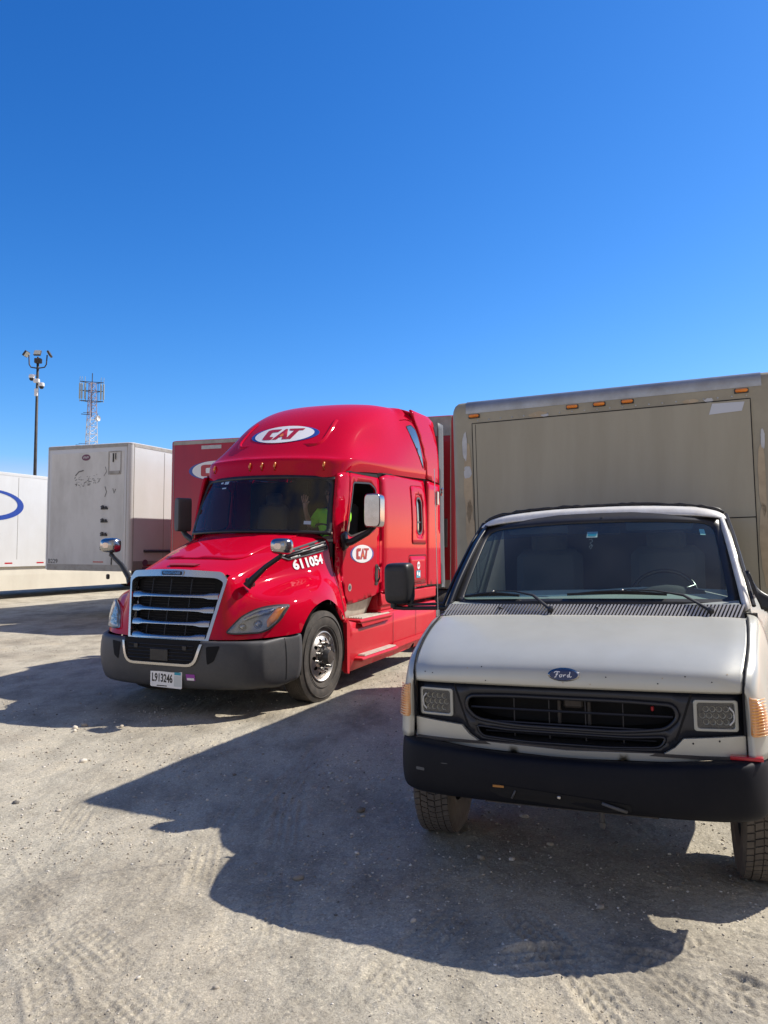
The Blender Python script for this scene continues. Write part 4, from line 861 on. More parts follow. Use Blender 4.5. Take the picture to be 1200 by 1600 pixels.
# bumper
VB = []
for z, o in ((.486, -.10), (.492, -.035), (.53, 0), (.62, .01), (.69, .0), (.722, -.02), (.728, -.09)):
    w_ = .022 * max(0, 1 - abs(z - .6) * 0); k_ = (z - .6) * 0; up = .018 if z > .68 else 0
    VB.append([(.885 + o, 0, z - up * .3), (.880 + o, .35, z), (.862 + o, .60, z + up), (.835 + o, .74, z + up * 1.5), (.79 + o, .825 + o * .2, z + up * 1.6), (.70 + o * .3, .888 + o * .5, z + up * 1.6), (.58, .915 + o * .6, z + .01 + up * 1.6), (.46, .925 + o * .6, z + .015 + up * 1.6)])
a = MB(); a.surf(VB, 3, 5, mirror=True); VBB = a.bvh(); vb = a.build('bumper', NAVYPL, van, smooth=1, solid=.01)
onvb = lambda y, z, l=.003: (lambda h_: h_[0] + Vector((l, 0, 0)) if h_[0] else Vector((.87, y, z)))(VBB.ray_cast(Vector((3, y, z)), Vector((-1, 0, 0))))
a = MB(); a.panel(rpoly([(-.36, .575), (-.30, .59), (-.10, .578), (.20, .56), (.31, .55), (.31, .515), (.18, .503), (-.30, .53), (-.36, .555)], .01), step=.05, fn=lambda u, v: onvb(u, v, .004)); SL = a.build('bumper_slot', SEAM, vb)
a = MB(); a.tube([onvb(.18, .55, .01), onvb(.24, .535, .02), onvb(.29, .518, .012)], .008, 8); a.tube([onvb(-.23, .57, .006), onvb(-.25, .53, .01)], .005, 6); a.build('tow_bracket', GREYPL, SL, smooth=1)
a = MB(); a.box(onvb(-.315, .583, .004), (.008, .055, .010)); a.build('rust_patch', mat('rust', (.35, .16, .04), .8), SL)
a = MB(); a.box(onvb(-.02, .557, .006), (.008, .016, .014), ch=.003); a.build('bolt_head', ALU, SL)
a = MB(); a.bb((.70, .74, .755), (.745, .88, .772), .003); a.build('red_reflector', REDLENS, van)
a = MB(); a.panel(rr(-.765, .615, -.715, .63, .005), step=.02, fn=lambda u, v: onvb(u, v, .003)); a.build('scuff', GREYRUB, vb)
a = MB(); a.bb((.55, -.80, .745), (.74, .80, .76)); a.bb((-1.3, -.45, .50), (.70, -.37, .62)); a.bb((-1.3, .37, .50), (.70, .45, .62)); a.bb((-.35, -.55, .45), (.5, .55, .70)); a.bb((-.5, -.72, .70), (.46, .72, 1.10)); a.bb((-.42, -.95, .82), (-.2, .95, 1.05)); a.bb((.60, -.42, .46), (.76, .42, .50)); a.bb((-1.35, -.92, .60), (-.5, .92, .66)); a.tube([(0, -.75, .39), (0, .75, .39)], .05, 8)  # includes unseen engine-bay fill added to stop sunlight leaking out through the arch
a.bb((-6.0, -.48, .62), (-1.3, -.38, .84)); a.bb((-6.0, .38, .62), (-1.3, .48, .84)); a.bb((-.62, -.90, .60), (-.50, .90, 1.3)); a.bb((-.16, -.93, .80), (-.10, .93, 1.36)); a.build('chassis', DARKST, van)
a = MB(); a.tube([(.70, .15, .47), (.70, .15, .40)], .012, 8); a.box((.70, .15, .385), (.03, .03, .04), ch=.008); a.build('drain_plug', GREYPL, van)

def blob(cx, cy, rx, ry, sd, n=26):
    o = []
    for k in range(n):
        t = 2 * math.pi * k / n; q = 1 + .35 * noise.noise(Vector((math.cos(t) * 1.6 + sd, math.sin(t) * 1.6, sd))) + .16 * noise.noise(Vector((math.cos(t) * 5, math.sin(t) * 5 + sd, 3)))
        o.append((cx + rx * q * math.cos(t), cy + ry * q * math.sin(t)))
    return o
for y in (): a = MB(); a.lathe([(0, .006), (.009, .005), (.012, 0)], onvb(y, .705, 0), (1, 0, .1), 8); a.build('bumper_bolt', GREYPL, vb)
for (y, z, w_, h2) in ((-.60, .665, .04, .002),): a = MB(); a.panel(blob(y, z, w_ / 2, h2, y * 9, 14), step=.02, fn=lambda u, v: onvb(u, v, .0025)); a.build('scrape', GREYPL, vb)
random.seed(21)
for k in range(14):
    y = random.uniform(-.75, .75); z = random.uniform(1.07, 1.16); a = MB(); a.panel(blob(y, z, .0035, .003, k, 8), step=.01, fn=lambda u, v: vhood_front(u, v, .0015)); a.build('stone_chip', SEAM if k % 3 else PEEL, vhood)
# cowl grille with slats
a = MB(); cw = lambda u, v: (.045 - .07 * v - .02 * (u / .85)**2, u, 1.344 + .070 * v - .006 * (u / .85)**2 * (1 - v))
a.panel([(-.862, 0), (.862, 0), (.85, 1), (-.85, 1)], step=.15, fn=cw); CW = a.build('cowl_grille', BLACKPL, van, solid=.02)
a = MB()
for k in range(88):
    u = -.845 + k * 1.69 / 87; d = -.016
    p = [Vector(cw(u - .0045 + d, .06)), Vector(cw(u + .0045 + d, .06)), Vector(cw(u + .0045 - d, .94)), Vector(cw(u - .0045 - d, .94))]
    up = Vector((.012, 0, .006)); a.add(p + [q + up for q in p], [(0, 1, 2, 3), (4, 5, 6, 7), (0, 1, 5, 4), (1, 2, 6, 5), (2, 3, 7, 6), (3, 0, 4, 7)])
a.build('cowl_slats', mat('sun_faded_grey_plastic', (.48, .46, .44), .6), CW)
# windscreen
def vw(u, v, l=0):
    w = .805 - .06 * v; x = -.035 - .62 * v - .10 * abs(u)**2.4 + .03 * math.sin(math.pi * v)
    return (x + l, u * w, 1.412 + (.560 - .035 * abs(u)**2.4) * v + .01 * (1 - u * u) * (1 - v) + l * .8)
vo = rpoly([(-1.108, -.02), (1.065, -.02), (1.06, 1.015), (-1.085, 1.015)], .03); vi = rpoly([(-.985, .04), (.985, .04), (.975, .90), (-.975, .90)], [.06, .06, .12, .12])
a = MB(); a.panel(vo, [vi], .08, lambda u, v: vw(u, v, .004)); WF = a.build('windscreen_frame', BLACKPL, van, smooth=1, solid=.012)
a = MB(); a.panel([(-1, 0), (1, 0), (1, .98), (-1, .98)], step=.08, fn=lambda u, v: vw(u, v, 0)); a.build('windscreen', GLASSV, WF, smooth=1)
a = MB(); a.panel([(-1, .90), (-1, .77), (1, .77), (1, .90)], step=.1, fn=lambda u, v: vw(u, v, -.004)); a.build('tint_band', glass('tint_band_film', (.30, .44, .62), .02, .2, .01), WF, smooth=1)
a = MB(); a.panel(rr(-.045, .73, .045, .80, .004), step=.04, fn=lambda u, v: vw(u, v, -.008)); q = a.build('windscreen_sticker', mat('pale_vinyl', (.55, .58, .57), .5), WF)
a = MB(); a.panel(rr(-.035, .745, .035, .775, .004), step=.04, fn=lambda u, v: vw(u, v, -.006)); a.build('sticker_band', mat('teal_vinyl', (.02, .30, .42), .4), q)
a = MB()
for st in ([(-.02, .70), (.0, .71), (.012, .68), (-.01, .66), (.015, .63), (.0, .59), (-.012, .62), (.012, .64)],): ribbon(a, st, .006, lambda u, v: vw(u, v, -.006))
a.build('scribble', GREYRUB, q)
a = MB(); a.panel(rpoly([(.86, .76), (.90, .76), (.895, .83), (.855, .83)], .004), step=.04, fn=lambda u, v: vw(u, v, -.006)); a.build('permit_sticker', mat('pale_green_vinyl', (.30, .48, .42), .5), WF)
# A pillars, roof, rail
def vpillar(s):
    a = MB(); e_ = .0 if s > 0 else -.016; a.surf([[(-.05, s * .878, 1.385), (-.08, s * (.892 + e_), 1.39), (-.14, s * (.898 + e_), 1.40)], [(-.22, s * .853, 1.56), (-.25, s * (.866 + e_), 1.56), (-.31, s * (.872 + e_), 1.56)], [(-.52, s * .812, 1.80), (-.55, s * (.824 + e_), 1.80), (-.61, s * (.830 + e_), 1.80)], [(-.74, s * .780, 1.935), (-.77, s * (.793 + e_), 1.935), (-.83, s * .80, 1.935)]], 4, 3)
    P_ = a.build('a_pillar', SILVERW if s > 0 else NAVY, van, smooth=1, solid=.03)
    a = MB(); a.tube([(-.13, s * .915, 1.40), (-.30, s * .885, 1.57), (-.60, s * .842, 1.81), (-.80, s * .812, 1.945), (-1.38, s * .81, 1.96)], .012, 6); a.build('drip_rail', BLACKPL, P_)
both(vpillar)
a = MB(); VRr = []
for x, z, dz in ((-.655, 1.962, 0), (-.668, 1.985, 0), (-.70, 2.012, 0), (-.80, 2.032, 0), (-1.10, 2.045, 0), (-1.42, 2.05, 0)):
    VRr.append([(x, 0, z), (x - .004, .3, z - .004), (x - .03, .6, z - .016 - (z - 1.962) * .1), (x - .06, .74, z - .032 - (z - 1.962) * .25), (x - .085, .80, z - .045 - (z - 1.962) * .5), (x - .10, .83, 1.918)])
a.surf(VRr, 4, 5, mirror=True); RFB = a.bvh(); VR = a.build('cab_roof', SILVERW, van, smooth=1, solid=.015)
a = MB(); random.seed(3); pts = []
for k in range(49):
    y = -.80 + 1.6 * k / 48; h_ = RFB.ray_cast(Vector((-.79 - .06 * abs(y)**2, y, 3)), Vector((0, 0, -1))); pts.append((h_[0] if h_[0] else Vector((-.8, y, 2))) + Vector((0, 0, .010 + random.uniform(-.003, .005))))
a.tube(pts, [.010 + random.uniform(-.003, .004) for _ in pts], 7); a.tube([p + Vector((-.05, 0, .001)) for p in pts], .010, 7); a.build('roof_gasket', BLACKPL, VR, smooth=1)
# doors, with glass
def vdoor(s):
    yb = lambda x, z: (.90 + .09 * min(1, max(0, (-.2 - x) / .8)) + .05 * (z < 1.3)) * 1.0 - (0 if z < 1.38 else (.085 + .09 * min(1, max(0, (-.2 - x) / .8))) * ((z - 1.38) / .54))
    fn = lambda l=0: (lambda u, v: (u, s * (yb(u, v) + l), v))
    o = [(-.17, .66), (-.17, 1.42), (-.33, 1.56), (-.78, 1.925), (-1.30, 1.93), (-1.30, .66)]
    hol = rpoly([(-.34, 1.42), (-.36, 1.53), (-.80, 1.875), (-1.18, 1.875), (-1.18, 1.42)], .03)
    a = MB(); a.panel(o, [hol], .07, fn()); D = a.build('door', SILVER, van, smooth=40, solid=.03)
    a = MB(); a.panel(hol, step=.2, fn=fn(-.012)); a.build('door_window', glass('van_side_glass', (.62, .72, .70), .0, 1.2, .05), D)
    a = MB(); ribbon(a, hol, .02, fn(.003), True); a.tube([fn(.002)(-.50, 1.42), fn(.002)(-.50, 1.64)], .012, 6); a.build('window_seal', BLACKPL, D, solid=.008)
    a = MB(); a.bb((-1.22, s * 1.0, 1.20), (-1.08, s * 1.025, 1.24), .008); a.build('door_handle', BLACKPL, D)
both(vdoor)
# mirrors
def vmirror(s):
    cx, cy = -.40, s * 1.325
    a = MB()
    rows = []
    for dx, k in ((.075, .60), (.068, .84), (.04, .97), (-.04, 1.0), (-.055, .98)):
        rows.append([(cx + dx - .0, cy + yy * .097 * k * (1 if zz < .3 else 1), 1.535 + zz * .145 * k) for yy, zz in [(math.copysign(abs(math.cos(t))**.33, math.cos(t)), math.copysign(abs(math.sin(t))**.33, math.sin(t))) for t in [2 * math.pi * q / 28 for q in range(29)]]])
    a.surf(rows, 3, 1); a.add(rows[0], [tuple(range(28))]); Mi = a.build('side_mirror', BLACKPL, van, smooth=55)
    a = MB(); a.add(rows[-1], [tuple(range(28))[::-1]]); a.build('mirror_glass', CHROME, Mi)
    a = MB(); a.tube([(-.38, s * 1.365, 1.40), (-.38, s * 1.365, 1.365), (-.40, s * 1.30, 1.360), (-.38, s * .98, 1.365)], .014, 8); a.tube([(-.39, s * 1.26, 1.385), (-.36, s * .98, 1.395)], .010, 8); a.lathe([(0, .02), (.022, .02), (.022, -.02), (0, -.02)], (-.38, s * 1.365, 1.385), (0, 0, 1), 12)
    if s < 0: a.box((-.395, s * 1.235, 1.40), (.03, .02, .06), ch=.005)
    a.build('mirror_arm', BLACKPL, Mi, smooth=50)
    if s > 0:
        a = MB(); a.surf([[(-.20, .90, 1.60), (-.20, .94, 1.50), (-.19, 1.02, 1.445), (-.17, 1.13, 1.425)], [(-.18, .93, 1.50), (-.18, .95, 1.455), (-.17, 1.03, 1.415), (-.15, 1.13, 1.405)], [(-.17, .955, 1.38), (-.17, .97, 1.375), (-.16, 1.04, 1.37), (-.15, 1.13, 1.37)]], 4, 4); a.build('mirror_base', BLACKPL, Mi, smooth=1, solid=.02)
both(vmirror)
# wipers
def wiper(yp, ye, ya, yb_, v0):
    """pivot at yp on the cowl, arm out to ye, blade from ya to yb_ lying along the foot of the glass"""
    nrm = Vector((.62, 0, .78)); f = lambda y, v, l=0: Vector(vw(y / .80, v, 0)) + nrm * l
    p0 = Vector(cw(yp, .35)) + Vector((.012, 0, .02)); a = MB()
    a.lathe([(0, .016), (.017, .012), (.019, -.02)], p0, (.6, 0, .8), 14)
    p1 = f(yp + (ye - yp) * .30, .035, .036); p2 = f(yp + (ye - yp) * .62, .075, .040); p3 = f(ye + .03, .098, .030); p4 = f(ye, .095, .022)
    a.tube([p0, p1, p2, p3, p4], [.014, .013, .0075, .0055, .005], 8, flat=.6)
    Wp = a.build('wiper', BLACKPL, van, smooth=50)
    a = MB(); n = 8; g = lambda t: v0 + .012 * math.sin(math.pi * t)
    a.tube([f(ya + (yb_ - ya) * k / n, g(k / n), .010) for k in range(n + 1)], .0085, 6)
    a.tube([f(ya + (yb_ - ya) * t, g(t), l) for t, l in ((.12, .014), (.3, .022), (.5, .028), (.7, .022), (.88, .014))], .006, 6)
    a.build('wiper_blade', BLACKPL, Wp)
    a = MB(); a.box(p4 + Vector((0, 0, .004)), (.016, .014, .012), ch=.004); a.build('wiper_clip', ALU, Wp)
wiper(-.19, -.575, -.775, -.40, .068)
wiper(.69, .215, -.105, .46, .075)
for y in (-.50, .08): a = MB(); a.box((.0, y, 1.392), (.03, .025, .018), None, .006); a.build('washer_jet', BLACKPL, CW)
# extra blade length of the wipers lies along the glass base
# antenna
a = MB(); a.tube([(.02, -.90, 1.34), (.02, -.90, 1.38)], .012, 8); a.tube([(.02, -.90, 1.37), (.01, -.902, 2.28)], .0022, 6); a.build('antenna', ALU, van)
# interior
a = MB(); a.panel([(-.04, -.84), (-.04, .84), (-.40, .84), (-.42, .3), (-.36, .05), (-.40, -.84)], step=.12, fn=lambda u, v: (u, v, 1.408 + .24 * (-u - .04) * (1 - .45 * (v - .12)**2))); a.bb((-.48, -.84, 1.05), (-.41, .84, 1.42), .03); DV = a.build('dashboard', DASH, van, smooth=40)
a = MB(); a.surf([[(-.25, .22, 1.44), (-.25, .45, 1.44), (-.25, .68, 1.43)], [(-.33, .24, 1.48), (-.33, .45, 1.51), (-.33, .66, 1.48)], [(-.42, .26, 1.46), (-.42, .45, 1.50), (-.42, .64, 1.46)]], 3, 3); a.build('instrument_hood', CABIN, DV, smooth=1)
for y in (-.45, -.12, .2): a = MB(); a.box((-.09, y, 1.426), (.02, .22, .006), None, .002); a.build('defroster_vent', SEAM, DV)
Rm = Matrix.Rotation(R_(-38), 4, 'Y'); c0 = Vector((-.62, .42, 1.43)); rp = [c0 + (Rm @ Vector((0, .20 * math.cos(t), .20 * math.sin(t)))) for t in [2 * math.pi * k / 32 for k in range(33)]]
a = MB(); a.tube(rp, .013, 8, False); a.tube([rp[2], c0, rp[14]], .014, 6); a.tube([c0, (-.40, .42, 1.25)], .025, 8); a.build('steering_wheel', mat('glossy_wheel_rim', (.02, .02, .02), .2), van, smooth=1)
for yy in (.42, -.42):
    a = MB(); a.box((-.95, yy, 1.10), (.5, .52, .18), None, .06); a.box((-1.20, yy, 1.45), (.14, .50, .62), Matrix.Rotation(-.15, 4, 'Y'), .06); a.box((-1.24, yy, 1.80), (.09, .27, .17), None, .04); a.bb((-1.1, yy - .2, .7), (-.8, yy + .2, 1.02)); a.build('seat', SEATM, van, bevel=.03)
a = MB(); a.bb((-1.39, -.80, .68), (-1.36, .80, 1.95)); a.bb((-1.36, -.95, .66), (-.15, .95, .70)); a.panel([(-.68, -.76), (-.68, .76), (-1.36, .80), (-1.36, -.80)], step=.3, fn=lambda u, v: (u, v, 1.945 - .03 * abs(v))); a.build('cab_lining', CABINB, van)
a = MB(); a.box((-.62, .05, 1.86), (.02, .23, .06), None, .01); a.tube([(-.62, .05, 1.88), (-.62, .05, 1.95)], .01, 6); a.build('rear_view_mirror', CABIN, van)
for s in (1, -1):
    a = MB(); a.box((-.72, s * .40, 1.905), (.03, .42, .10), Matrix.Rotation(R_(30), 4, 'Y'), .008); a.build('sun_visor', mat('grey_visor_cloth', (.12, .13, .14), .9), van)

# cargo box
BX0, BX1, BH0, BH1, BW = -1.42, -5.9, .88, 2.965, 1.225
a = MB(); prof = []
def ring(z, ins):
    r = .10 - ins * .3; o = rr(BX1 + ins, -BW + ins, BX0 - ins, BW - ins, max(.02, r - .05), 6); return [(x, y, z) for x, y in o]
levels = [(BH0, 0), (2.89, 0), (2.93, .006), (2.962, .018), (2.985, .04), (2.992, .07)]
rg = [ring(z, i) for z, i in levels]; n = len(rg[0]); a.add([p for r in rg for p in r], [(i * n + j, i * n + (j + 1) % n, (i + 1) * n + (j + 1) % n, (i + 1) * n + j) for i in range(len(rg) - 1) for j in range(n)])
a.add(rg[-1], [tuple(range(n))]); a.add(rg[0], [tuple(range(n))[::-1]])
CB = a.build('cargo_box', BEIGE2, van, smooth=40)
fb = lambda l: (lambda u, v: (BX0 + l, u, v))
a = MB(); a.bb((BX0 - .01, -1.045, BH0 + .1), (BX0 + .006, 1.02, 2.795)); FP = a.build('front_panel', BEIGE, CB)
a = MB(); ribbon(a, [(-1.048, 1.0), (-1.048, 2.80), (1.023, 2.80), (1.023, 1.0)], .006, fb(.0075)); ribbon(a, [(-1.020, 1.0), (-1.020, 2.79)], .004, fb(.0075)); ribbon(a, [(.64, 1.945), (1.02, 1.945)], .007, fb(.0085)); a.build('panel_seam', SEAM, FP)
a = MB()
for k in range(22): y = -1.0 + k * 2.0 / 21; a.lathe([(0, .004), (.006, .003), (.008, 0)], (BX0 + .0, y, 2.825), (1, 0, 0), 8)
a.build('rivets', RAILM, CB)
a = MB(); pts = [(BX0 - .028, y, 2.918) for y in (-1.12, -.5, 0, .5, 1.12)]
rows = [[(BX0 + .003, y, 2.885), (BX0 + .002, y, 2.93), (BX0 - .014, y, 2.966), (BX0 - .037, y, 2.989), (BX0 - .08, y, 2.998)] for y in (-1.10, -.5, 0, .5, 1.10)]
a.surf(rows, 2, 3)
for s in (1, -1): a.surf([[(x, s * (BW + .002), 2.885), (x, s * (BW + .001), 2.93), (x, s * (BW - .014), 2.966), (x, s * (BW - .037), 2.989), (x, s * (BW - .08), 2.998)] for x in (BX0 - .1, -3, -5.8)], 1, 3)
a.build('top_rail', RAILM, CB, smooth=1)
for y in (-1.03, -.235, -.03, .178, .968):
    a = MB(); a.box((BX0 + .014, y, 2.862), (.030, .085, .026), None, .010); ml = a.build('marker_light', AMBER, CB, smooth=60)
    a = MB(); a.box((BX0 + .003, y, 2.860), (.010, .095, .034), None, .003); a.build('lamp_base', DARKST, ml)
a = MB(); a.panel([(.745, 2.705), (.77, 2.785), (.985, 2.780), (.965, 2.715)], step=.1, fn=fb(.009)); a.build('foil_label', mat('foil_label', (.52, .53, .55), .4, .3), FP)
def blob(cx, cy, rx, ry, sd, n=26):
    o = []
    for k in range(n):
        t = 2 * math.pi * k / n; q = 1 + .35 * noise.noise(Vector((math.cos(t) * 1.6 + sd, math.sin(t) * 1.6, sd))) + .16 * noise.noise(Vector((math.cos(t) * 5, math.sin(t) * 5 + sd, 3)))
        o.append((cx + rx * q * math.cos(t), cy + ry * q * math.sin(t)))
    return o
for (cy, cz, ry, rz, sd) in ((-1.095, 2.30, .038, .30, 1), (-1.09, 1.92, .040, .25, 2), (-1.10, 1.62, .030, .16, 7), (1.075, 2.22, .028, .24, 4), (1.07, 1.75, .034, .26, 5), (-.50, 2.825, .07, .024, 6), (.62, 2.818, .055, .016, 8)):
    a = MB(); a.panel(blob(cy, cz, ry, rz, sd), step=.05, fn=fb(.0035)); a.build('peeled_patch', PEEL, CB)
for (cy, cz, ry, rz, sd) in ((-1.115, 2.62, .020, .12, 11), (-1.10, 2.40, .035, .05, 12), (1.09, 2.50, .015, .07, 13), (.75, 2.812, .03, .018, 15), (-.45, 2.815, .03, .01, 18)):
    a = MB(); a.panel(blob(cy, cz, ry, rz, sd), step=.05, fn=fb(.0055)); a.build('bare_patch', PEELW, CB)
MB.XF = None
# van wheels
def vtread():
    t = MB(); ro, h, rim = .385, .118, .205
    pr = [(rim - .01, -h * .72), (rim + .03, -h * .9), (.30, -h), (ro - .03, -h * .95), (ro - .012, -h * .86)]
    pr += [(ro - .010, -h * .8), (ro - .010, h * .8), (ro - .012, h * .86), (ro - .03, h * .95), (.30, h), (rim + .03, h * .9), (rim - .01, h * .72)]
    t.lathe(pr, (0, 0, 0), (0, 1, 0), 72)
    random.seed(5)
    for k in range(58):
        for j, (y0, y1) in enumerate(((-.098, -.066), (-.060, -.024), (-.019, .019), (.024, .060), (.066, .098))):
            t0 = 2 * math.pi * (k + .37 * j) / 58; sk = (.03, .05, -.03, -.05, .03)[j] ; dt = 2 * math.pi / 58 * .80
            p = []
            for r in (ro - .014, ro + .001):
                for (tt, yy) in ((t0, y0), (t0 + dt, y0), (t0 + dt + sk * .6, y1), (t0 + sk * .6, y1)): p.append((r * math.cos(tt), yy, r * math.sin(tt)))
            t.add(p, [(0, 1, 2, 3), (4, 5, 6, 7), (0, 1, 5, 4), (1, 2, 6, 5), (2, 3, 7, 6), (3, 0, 4, 7)])
    return t
VT = vtread().mesh('tyre', mat('dusty_tyre_rubber', (.060, .052, .045), .9, 0, 0, (.11, .095, .078), 7, .9, bump=.3, bs=80, dust=.55, dustcol=(.19, .16, .13)))
r_ = MB(); r_.lathe([(.195, -.09), (.205, .085), (.20, .10), (.185, .07), (.17, .03), (.10, .045), (.06, .06), (.055, .10), (0, .105)], (0, 0, 0), (0, 1, 0), 40); VW_ = r_.mesh('wheel', GREYRUB)
r_ = MB(); r_.lathe([(0, -.04), (.17, -.04), (.18, .0)], (0, 0, 0), (0, 1, 0), 32); VBk = r_.mesh('brake_drum', DARKST)
for me in (VW_, VBk): me.polygons.foreach_set('use_smooth', [True] * len(me.polygons)); me.set_sharp_from_angle(angle=R_(35))
def put_v(x, y, s, steer=0):
    w = bpy.data.objects.new('wheel', VW_); COL.objects.link(w); w.parent = van; w.location = (x, y, .385); w.rotation_euler = (0, 0, (0 if s > 0 else math.pi) + steer)
    for n, me in (('tyre', VT), ('brake_drum', VBk)):
        c = bpy.data.objects.new(n, me); COL.objects.link(c); c.parent = w
for s in (1, -1): put_v(0, s * .88, s, R_(4))
for s in (1, -1): put_v(-4.0, s * .92, s); put_v(-4.0, s * .66, s)

# ================================================================== TRAILERS
def trailer(x, y, a_, label, skin, frame, wb=1.27, L=15.6, z0=1.05, z1=4.10, nose=None, skirt=None, side=None, legs=True):
    T = empty('semi_trailer', (x, y, 0), pose(x, y, a_), label, 'trailer', 'semi trailers parked side by side in the lorry park')
    a = MB(); o = rr(-L, -wb, 0, wb, .12, 5); n = len(o)
    def lev(z, i=0): return [(px - (i if px > -1 else -i), py - math.copysign(i, py), z) for px, py in o]
    ls = [lev(z0), lev(z1 - .06), lev(z1 - .015, .006), lev(z1, .03)]; a.add([p for l in ls for p in l], [(i * n + j, i * n + (j + 1) % n, (i + 1) * n + (j + 1) % n, (i + 1) * n + j) for i in range(3) for j in range(n)]); a.add(ls[-1], [tuple(range(n))]); a.add(ls[0], [tuple(range(n))[::-1]])
    B_ = a.build('trailer_body', skin, T, smooth=40)
    a = MB()
    for s in (1, -1): a.bb((-L + .1, s * (wb - .01), z0), (-.12, s * (wb + .006), z0 + .22)); a.bb((-L + .1, s * (wb - .01), z1 - .10), (-.12, s * (wb + .006), z1 - .02))
    a.bb((-.01, -wb + .12, z0 - .02), (.006, wb - .12, z0 + .13)); a.bb((-.01, -wb + .10, z1 - .10), (.006, wb - .10, z1 - .02)); R0 = a.build('frame_rail', frame, B_)
    for s in (1, -1):
        a = MB(); a.surf([[(-.125, s * (wb + .005), z), (-.04, s * (wb - .032), z), (.004, s * (wb - .12), z)] for z in (z0, z1 - .03)], 1, 5); a.build('corner_post', frame, B_, smooth=1)
    for k in range(1, 13):
        for s in (1, -1): a = MB(); a.box((-k * 1.22, s * (wb + .003), (z0 + z1) / 2 + .05), (.012, .004, z1 - z0 - .36)); a.build('side_seam', GALV, B_)
    for k in range(11): a = MB(); a.bb((-.5 - k * 1.3, wb + .006, z0 + .09), (-.8 - k * 1.3, wb + .009, z0 + .135)); a.build('reflector_strip', REDLENS, R0)
    if legs:
        for s in (1, -1):
            a = MB(); a.bb((-2.6, s * .55, .25), (-2.45, s * .70, z0)); a.bb((-2.66, s * .5, 0.0), (-2.39, s * .75, .05)); a.bb((-2.55, s * .60, .05), (-2.50, s * .65, .3)); a.build('landing_leg', DARKST, T)
    a = MB(); a.bb((-L + .4, -.5, .78), (-4.2, -.42, z0)); a.bb((-L + .4, .42, .78), (-4.2, .5, z0)); a.bb((-L, -1.1, .5), (-L + .08, 1.1, .6)); a.tube([(-L + 2.6, -.8, .512), (-L + 2.6, .8, .512)], .08, 8); a.tube([(-L + 1.3, -.8, .512), (-L + 1.3, .8, .512)], .08, 8); a.build('undercarriage', DARKST, T)
    for xx in (-L + 2.6, -L + 1.3):
        for s in (1, -1): put_wheel(T, xx, s * 1.04, .512, s); put_wheel(T, xx, s * .72, .512, s)
    if skirt:
        for s in (1, -1):
            a = MB(); a.panel([(-1.6, 1.06), (-3.2, .27), (-12.2, .27), (-12.2, 1.06)], step=.5, fn=lambda u, v: (u, s * (wb - .07 - .03 * (v < .5)), v)); a.build('side_skirt', skirt, T, solid=.02)
    if nose: nose(T, B_)
    return T
fr_ = math.cos(.3784), math.sin(.3784)
def lat(l, s_): return (-.3694 * s_ + .9293 * l, -.9293 * s_ - .3694 * l)
AT = .3784
CREAM = mat('cream_trailer_skirt', (.66, .62, .52), .55, 0, 0, (.58, .54, .45), 1.3, .7, (1, 1, .4), dust=.2)
REDTR = mat('red_trailer_paint', (.40, .003, .012), .5, 0, .3, (.27, .003, .012), 1.5, .6, (1, 1, .3), dust=.04)
# red trailer coupled to the semi
def nose0(T, B_):
    a = MB(); a.bb((-.01, -1.15, 3.72), (.008, 1.15, 4.02)); a.build('nose_header', GALV, B_)
    a = MB(); a.bb((.006, -.3, 1.5), (.05, .3, 1.8), .01); a.box((.03, 1.08, 2.0), (.04, .05, .5)); a.build('hose_panel', ALU, B_)
tp = lat(-5.09, 0); d5 = -5.05
x5 = PA[0] - .3694 * d5; y5 = PA[1] - .9293 * d5
trailer(x5, y5, AT, 'red box trailer coupled behind the red semi, seen beside the beige cargo box', REDTR, GALV, nose=nose0, z1=4.08, legs=False, skirt=None)
# red trailer with its nose next to the semi
def noseR(T, B_):
    cat_logo(B_, 'nose_logo', lambda u, v, l: (.004 + l, -.05 + u, 3.42 + v), .62, .21)
    a = MB(); a.bb((.0, -.42, 3.90), (.006, .10, 3.98)); a.build('nose_label', PEELW, B_)
xr, yr = lat(-9.64, -14.30)
trailer(xr, yr, AT, 'red box trailer with no tractor, white oval logo half hidden by the semi cab', REDTR, GALV, nose=noseR, z1=4.12)
